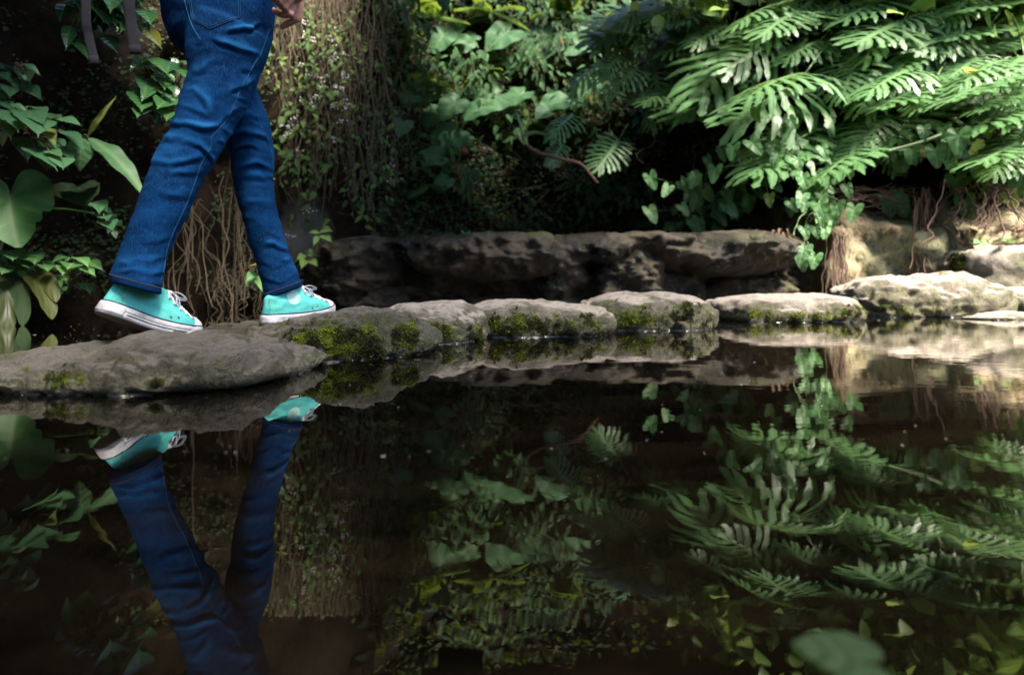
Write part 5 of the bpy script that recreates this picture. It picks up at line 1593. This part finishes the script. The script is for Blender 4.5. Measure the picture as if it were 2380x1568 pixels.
def ledge_weeds():
    """tiny leaves and moss sprigs rooted in the wet face of the ledge"""
    rg = random.Random(63); mb = MB()
    for i in range(520):
        px = rg.uniform(740, 1840); py = 540 + 165 * rg.random() ** 1.5
        if fbm((px * .02, py * .03, 5), 2) < rg.uniform(-.3, .15): continue
        d = (U(px, py, 1) - CAM).normalized()
        loc, nor, k, dist = LEDGE_B.ray_cast(CAM, d)
        if loc is None: continue
        s = rg.uniform(.010, .034); q = loc - d * .012
        mb.leaf(T_SMALL[0], frame(q, q + Vector((rg.uniform(-1, 1), -.6, rg.uniform(-1, .6))).normalized() * s, facing(q, .7, .7, .4), 1), rg.random())
    mb.build('weeds', M['vine'], LEDGE)['kind'] = 'stuff'
ledge_weeds()
# ------------------------------------------------------------------ plants on the dark west bank
def zp(x, y): return (x / 5.623, 116 + y / 5.623)
def zq(x, y): return (x / 3.55, 372 + y / 3.55)
def leafy(name, label, cat, leaves, mat, tmpls, base, d, group=None, conv=lambda x, y: (x, y), seed=0, stem='twig', fc=(.45, .9), wide=1.0, sr=.0028, dj=.12, tilt=.15):
    rg = random.Random(seed)
    bp_ = U(*conv(*base), d + .1)
    root = thing(name, label, cat, bp_, group); fm = MB(); sm_ = MB()
    for lf in leaves:
        bx, by, tx, ty = lf[:4]; w = lf[4] if len(lf) > 4 else wide; v = lf[5] if len(lf) > 5 else rg.uniform(0, .85)
        dd = d + rg.uniform(-dj, dj)
        b = U(*conv(bx, by), dd); t = U(*conv(tx, ty), dd - rg.uniform(0, tilt))
        fm.leaf(rg.choice(tmpls), frame(b, t, facing(b, fc[0], fc[1], .18), 1.02, w), v)
        pm = bp_.lerp(b, .55) + UP * .05 + rv(.03)
        sm_.tube(bez(bp_.lerp(b, .1), pm, b, 7), [lerp(sr * 1.6, sr, i / 6) for i in range(7)], 4)
    fm.build('foliage', M[mat], root); sm_.build('stem', M[stem], root)
    return root, bp_
WG = 'broad-leaved plants on the dark west bank'
# the nettle-like plant with a seed head
r1, b1 = leafy('nettle_plant', 'leafy plant topped by a brown seed head against the darkest wall', 'plant',
    [(130, 230, 20, 182, 1.0), (240, 225, 158, 128, 1.0), (340, 178, 542, 302, .8), (345, 235, 395, 265), (225, 325, 222, 492, 1.2), (300, 325, 338, 402), (0, 285, 130, 376, 1.1), (40, 440, 52, 588, 1.2), (100, 470, 152, 545), (308, 455, 545, 604, .9), (180, 215, 120, 195), (300, 240, 355, 310), (210, 240, 190, 290)],
    'shrub', T_NETTLE, (270, 640), 3.0, WG, zp, 1, fc=(.55, .7))
sd = MB(); rg_ = random.Random(2)
hc = U(*zp(280, 215), 2.93)
for k in range(60):
    q = hc + Vector((rg_.gauss(0, .016), rg_.gauss(0, .016), rg_.gauss(0, .020)))
    sd.tube([q, q + rv(.012)], .0035, 5)
sd.build('seed_head', M['twig'], r1)['kind'] = 'stuff'
leafy('nettle_plant', 'spreading plant whose pointed leaves overlap in a drooping tier', 'plant',
    [(20, 668, 190, 752, .9), (160, 700, 372, 782, .9), (350, 775, 540, 835, 1.1), (300, 790, 230, 830), (235, 815, 240, 950, 1.7), (150, 860, 120, 915), (440, 870, 522, 1012, 1.5), (545, 815, 762, 972, 1.0), (640, 850, 800, 880), (790, 885, 1072, 950, .95),
     (820, 1055, 1132, 1196, .65), (530, 1012, 752, 1140, .7, .97), (295, 1130, 376, 1432, 1.35), (552, 1160, 788, 1395, 1.05), (0, 790, 50, 892, 1.2), (100, 930, 122, 1062), (15, 1060, 38, 1275, .9, .98), (480, 1300, 760, 1418, 1.2, .3), (640, 1310, 800, 1330), (800, 1400, 822, 1518, 1.3), (860, 1290, 940, 1400), (640, 1430, 660, 1550), (780, 1420, 850, 1440), (470, 1330, 640, 1566, .6, .02), (430, 740, 575, 770), (250, 760, 330, 745)],
    'shrub', T_NETTLE, (420, 1120), 2.9, WG, zp, 3, fc=(.6, .75))
leafy('ginger_plant', 'plant with one broad leaf hanging straight down beside two arching strap leaves', 'plant',
    [(1068, 1150, 1032, 1566, 1.05, .75)], 'taro', [T_BROAD], (1120, 1170), 2.98, WG, zp, 4, fc=(.15, 1.0), stem='stem', dj=0)
rt_, _ = leafy('ginger_plant', 'long pale green leaf arching over toward the trailing knee', 'plant',
    [(1170, 1155, 1945, 1566, 1.2, .35), (1176, 1250, 1680, 1400, 1.15, .1)], 'taro', [T_LANCE], (1140, 1180), 3.05, WG, zp, 5, fc=(.85, .5), stem='stem', dj=.03)
leafy('ginger_plant', 'thin bright spear leaf rising alone out of the dark', 'plant', [(1150, 1120, 1405, 665, .45, 1.0)], 'heart', [T_LANCE], (1130, 1180), 3.1, WG, zp, 6, fc=(.1, 1.0), stem='stem', dj=.0)
# the glossy shrub behind the straps
gl = [(1930, 130, 1690, 215), (1935, 105, 2200, 205, .9), (1980, 215, 2180, 300), (2160, 320, 2150, 442, 1.2), (2010, 395, 1668, 632, .9), (1940, 600, 1800, 718), (1960, 640, 1972, 745), (2080, 660, 2112, 795), (2000, 240, 1990, 340), (2200, 300, 2290, 400), (1850, 480, 1760, 560), (2050, 560, 2010, 690), (2100, 500, 2230, 560), (1900, 420, 1790, 470), (2140, 760, 2190, 900), (2200, 790, 2300, 830), (2240, 150, 2190, 260), (2000, 80, 1870, 60), (2120, 420, 2290, 500), (1990, 500, 1850, 590), (2190, 620, 2280, 690)]
rg_ = random.Random(31)
for k in range(34):
    x = rg_.uniform(1760, 2380); y = rg_.uniform(60, 900); a = rg_.uniform(.4, 2.7)
    if x < 1760 + (abs(y - 420) * .35): continue
    l = rg_.uniform(110, 190); gl.append((x, y, x + math.cos(a) * l, y + math.sin(a) * l))
root_g, bg_ = leafy('glossy_shrub', 'glossy dark green shrub whose wet leaves shine behind the thigh of the walker', 'shrub', gl, 'gloss', T_OV, (2330, 500), 3.35, 'glossy shrubs on the west bank', zp, 7, fc=(.7, .7), wide=1.15, tilt=.2)
mb = MB(); mb.tube(cat_rom([U(*zp(1800, 60), 3.3), U(*zp(1890, 190), 3.32), U(*zp(2000, 370), 3.35), U(*zp(2330, 500), 3.45)], 6), .010, 6); mb.build('branch', M['twig'], root_g)
gl2 = []
for k in range(46):
    x = rg_.gauss(250, 44); y = rg_.uniform(-60, 66); a = rg_.uniform(.3, 2.6); l = rg_.uniform(26, 44)
    gl2.append((x, y, x + math.cos(a) * l, y + math.sin(a) * l))
gl2 += [(245, -10, 262, 28, 1.2, .9), (196, 0, 225, -8), (205, 18, 232, 46, 1.3, .8), (250, 20, 280, 40), (165, 60, 152, 105, 1, .1), (185, 90, 205, 130, 1, .1), (240, 78, 275, 118), (300, 40, 330, 70), (330, 20, 352, 50), (340, 70, 372, 92, 1, 1.0), (350, 60, 362, 40)]
leafy('glossy_shrub', 'glossy shrub hanging down from the top edge above the dangling straps', 'shrub', gl2, 'gloss', T_OV, (240, -70), 3.2, 'glossy shrubs on the west bank', seed=8, fc=(.6, .7), wide=1.1, tilt=.15)
# the big taro leaf and the lobed one
hb_ = U(24, 458, 2.98)
rtaro = thing('taro_plant', 'one huge bitten heart-shaped leaf hanging at the frame edge over the water', 'taro', U(-10, 640, 3.0))
me_ = shared(T_HEARTB, 'bitten_leaf', M['heart'])
leaf_child(me_, frame(hb_, U(34, 566, 2.90), Vector((.25, -.9, .75)), 1.34, 1.05), rtaro)
sp_ = MB(); sp_.tube(bez(U(-10, 640, 3.05), U(10, 520, 3.15), hb_ + Vector((0, .03, .0)), 8), .008, 6); sp_.build('stem', M['stem'], rtaro)
leafy('lobed_plant', 'dark lobed leaf half lost in shadow beside the huge bitten leaf', 'plant', [(585, 290, 545, 375, 1.9, .15), (560, 260, 330, 210, .9, .0), (640, 250, 730, 360, 1.0, .1), (660, 240, 690, 215, 1, .1)], 'under', [T_HEART[0], T_HEART[1]], (600, 300), 3.3, WG, zq, 9, fc=(.3, .9))
mb = MB(); mb.tube(cat_rom([U(*zq(360, 402), 3.2), U(*zq(540, 402), 3.2), U(*zq(780, 438), 3.22)], 6), .006, 5)
tag(mb.build('leaf_stalk', M['stem']), 'thin green stalk crossing the dark between the huge leaf and the shin', 'plant stalk')
leafy('seedling', 'small sprig of grey-green leaves hanging beside the shin', 'plant', [(790, 340, 880, 400), (850, 400, 920, 420), (830, 430, 800, 488), (900, 440, 930, 490), (940, 510, 1005, 530, 1.3), (910, 560, 880, 606), (940, 580, 960, 650), (880, 500, 920, 525), (800, 360, 830, 400), (860, 460, 890, 470)], 'shrub', T_NETTLE, (830, 420), 3.15, WG, zq, 10)
leafy('ground_ivy', 'low clump of small heart leaves above the old hanging straps', 'plant',
    [(60, 745, 130, 750), (0, 770, 60, 830), (80, 800, 20, 820), (170, 770, 240, 790), (260, 770, 350, 785), (110, 830, 190, 830, 1.2), (250, 810, 350, 860), (340, 850, 460, 870), (130, 850, 100, 880), (200, 830, 240, 870), (130, 905, 140, 962, 1.3, .9), (40, 890, 20, 920), (60, 860, 0, 870), (280, 880, 350, 920, 1, .9), (230, 890, 280, 930, 1, .9), (180, 900, 210, 980), (320, 870, 370, 910, 1, .8), (90, 780, 110, 810), (210, 780, 180, 800), (300, 800, 280, 830), (0, 850, 70, 900), (370, 860, 400, 900)],
    'heart', T_NETTLE, (180, 900), 3.1, WG, zq, 11, wide=1.25, fc=(.7, .6))
leafy('ground_ivy', 'plant with a star of light green pointed leaves low over the black water', 'plant',
    [(540, 790, 425, 815, 1.0, .5), (580, 810, 500, 830, 1, .7), (640, 800, 740, 830, .9, .9), (680, 830, 855, 870, .9, .8), (620, 840, 680, 925, 1.3, .8), (690, 880, 790, 935, .9, .6), (560, 870, 515, 920, 1.2, .5), (640, 810, 660, 790), (600, 850, 560, 870), (520, 950, 555, 970), (470, 970, 510, 985), (540, 990, 560, 1010), (440, 1000, 500, 1040, 1.2, .0), (480, 1050, 550, 1060, 1, .1), (500, 1070, 520, 1110, 1, .0), (690, 1010, 750, 1060, 1, .0)],
    'heart', T_NETTLE, (600, 1010), 3.15, WG, zq, 12, wide=1.1, fc=(.7, .6))
# old strap leaves hanging into the water
SG = 'old strap leaves drooping to the water'
def strap(label, pts, w, mat, v, d, seed):
    P = cat_rom([U(*zq(*p[:2]), d - .04 * i) for i, p in enumerate(pts)], 6); n = len(P); V = []; UV = []; Fc = []; rg = random.Random(seed)
    for i, p in enumerate(P):
        t = i / (n - 1); ww = w * (min(1, .55 + t * 3) * (1 - max(0, (t - .6) / .4) ** 2.2)) / F / 3.55 * d + .002
        T = (P[min(i + 1, n - 1)] - P[max(i - 1, 0)]).normalized(); s = T.cross((CAM - p).normalized()).normalized()
        for q in (-1, -.5, 0, .5, 1):
            V.append(p + s * q * ww * (1 + .06 * math.sin(t * 19 + q)) - (CAM - p).normalized() * (abs(q) * ww * .45)); UV.append((t, q * .6))
    for i in range(n - 1):
        for q in range(4): Fc.append((i * 5 + q, i * 5 + q + 1, i * 5 + q + 6, i * 5 + q + 5))
    mb = MB(); mb.add([tuple(x) for x in V], Fc, UV, v)
    tag(mb.build('strap_leaf', M[mat]), label, 'leaf', SG)
strap('wide green strap leaf dipping its end into the water at the frame edge', [(-10, 930), (30, 1050), (60, 1200), (58, 1340), (50, 1440)], 52, 'oldleaf', .1, 3.05, 1)
strap('blackened strap leaf next to the wide green one', [(30, 930), (110, 1000), (175, 1130), (190, 1250), (185, 1370)], 48, 'under', .5, 3.1, 2)
strap('spotted yellowing strap leaf ending just above the water', [(215, 935), (300, 1010), (370, 1120), (415, 1220), (432, 1310)], 46, 'oldleaf', .5, 3.05, 3)
strap('short olive yellow strap leaf, outermost of the old leaves', [(300, 925), (370, 960), (430, 1050), (465, 1170)], 48, 'oldleaf', .7, 3.08, 4)
# little sprouts at the feet of the walker
leafy('seedling', 'small bright sprout between the leading foot and the hanging roots', 'plant', [(590, 632, 575, 648, 1.3, .9), (606, 625, 612, 600, 1, .9), (600, 640, 608, 668, 1, .8), (585, 650, 572, 664, 1.2, .8), (612, 652, 622, 676, .8, .9), (592, 612, 604, 610, 1, 1.0)], 'heart', T_OV, (600, 690), 3.6, None, seed=14, wide=1.4, stem='stem')
leafy('seedling', 'tiny two-leaved sprout on top of the ledge', 'plant', [(1078, 543, 1072, 532, 1.3, .9), (1080, 543, 1091, 536, 1.3, .9), (1082, 544, 1090, 546, 1.2, .7)], 'heart', T_OV, (1080, 548), 4.8, None, seed=15, wide=1.4, stem='stem', sr=.002)
leafy('seedling', 'small green rosette on the mossy corner of the high block', 'plant', [(2280, 560, 2264, 563, 1, .9), (2280, 560, 2296, 556, 1, .9), (2280, 562, 2278, 548, 1, .9), (2345, 560, 2330, 556, 1, .6), (2345, 560, 2362, 552, 1, .6), (2345, 560, 2346, 544, 1, .6)], 'heart', T_OV, (2300, 566), 4.35, None, seed=16, wide=1.3, stem='stem')
leafy('seedling', 'sprig of pointed leaves low in the curtain over the dark start of the ledge', 'plant', [(708, 592, 690, 600, 1, .8), (712, 585, 722, 575, 1, .9), (716, 590, 738, 592, 1, .8), (710, 600, 700, 622, 1, .7), (720, 602, 738, 616, 1, .8), (742, 540, 720, 536, 1, .9), (746, 535, 768, 530, 1, .9), (748, 545, 770, 556, 1, .8), (738, 548, 730, 566, 1, .7), (752, 520, 766, 508, 1, .8)], 'vine', T_OV, (730, 640), 4.55, None, seed=17, wide=1.2, fc=(.5, .9))

# ------------------------------------------------------------------ leaves lying on the water
FL = 'fallen leaves on the water'
def floating(label, px, py, size, yaw, mat, tmpl, v, z=.004, flat=.15, wide=1.0):
    d = CAM_H * F / (py - 650); p = U(px, py, d); p.z = z
    t = p + Vector((math.cos(yaw), math.sin(yaw), 0)) * size
    mb = MB(); T = tmpl; V = T[0].copy(); V[:, 2] *= flat
    mb.leaf((V, T[1], T[2]), frame(p, t, UP, 1, wide), v)
    tag(mb.build('fallen_leaf', M[mat]), label, 'leaf', FL)
floating('large pale green heart leaf lying in the dark water closest to the camera', 1985, 1535, .050, 2.75, 'under', T_HEARTB, .9, .002, .05, 1.15)
floating('thin tan leaf floating against the low flat slab', 1765, 752, .10, .1, 'dead', T_STRAP, .6)
floating('tan sliver of leaf floating beside the flank of the mossy middle stone', 1170, 790, .05, .3, 'dead', T_STRAP, .8)
floating('small brown leaf at the foot of the brightest moss', 960, 838, .035, .2, 'dead', T_OV[0], .9)
floating('yellow leaf caught on the shore pebbles', 2372, 712, .06, 1.0, 'oldleaf', T_OV[1], 1.3, .09)
floating('dull brown leaf stuck at the water edge of the broad flat stone', 108, 893, .05, -.2, 'dead', T_OV[0], .5)
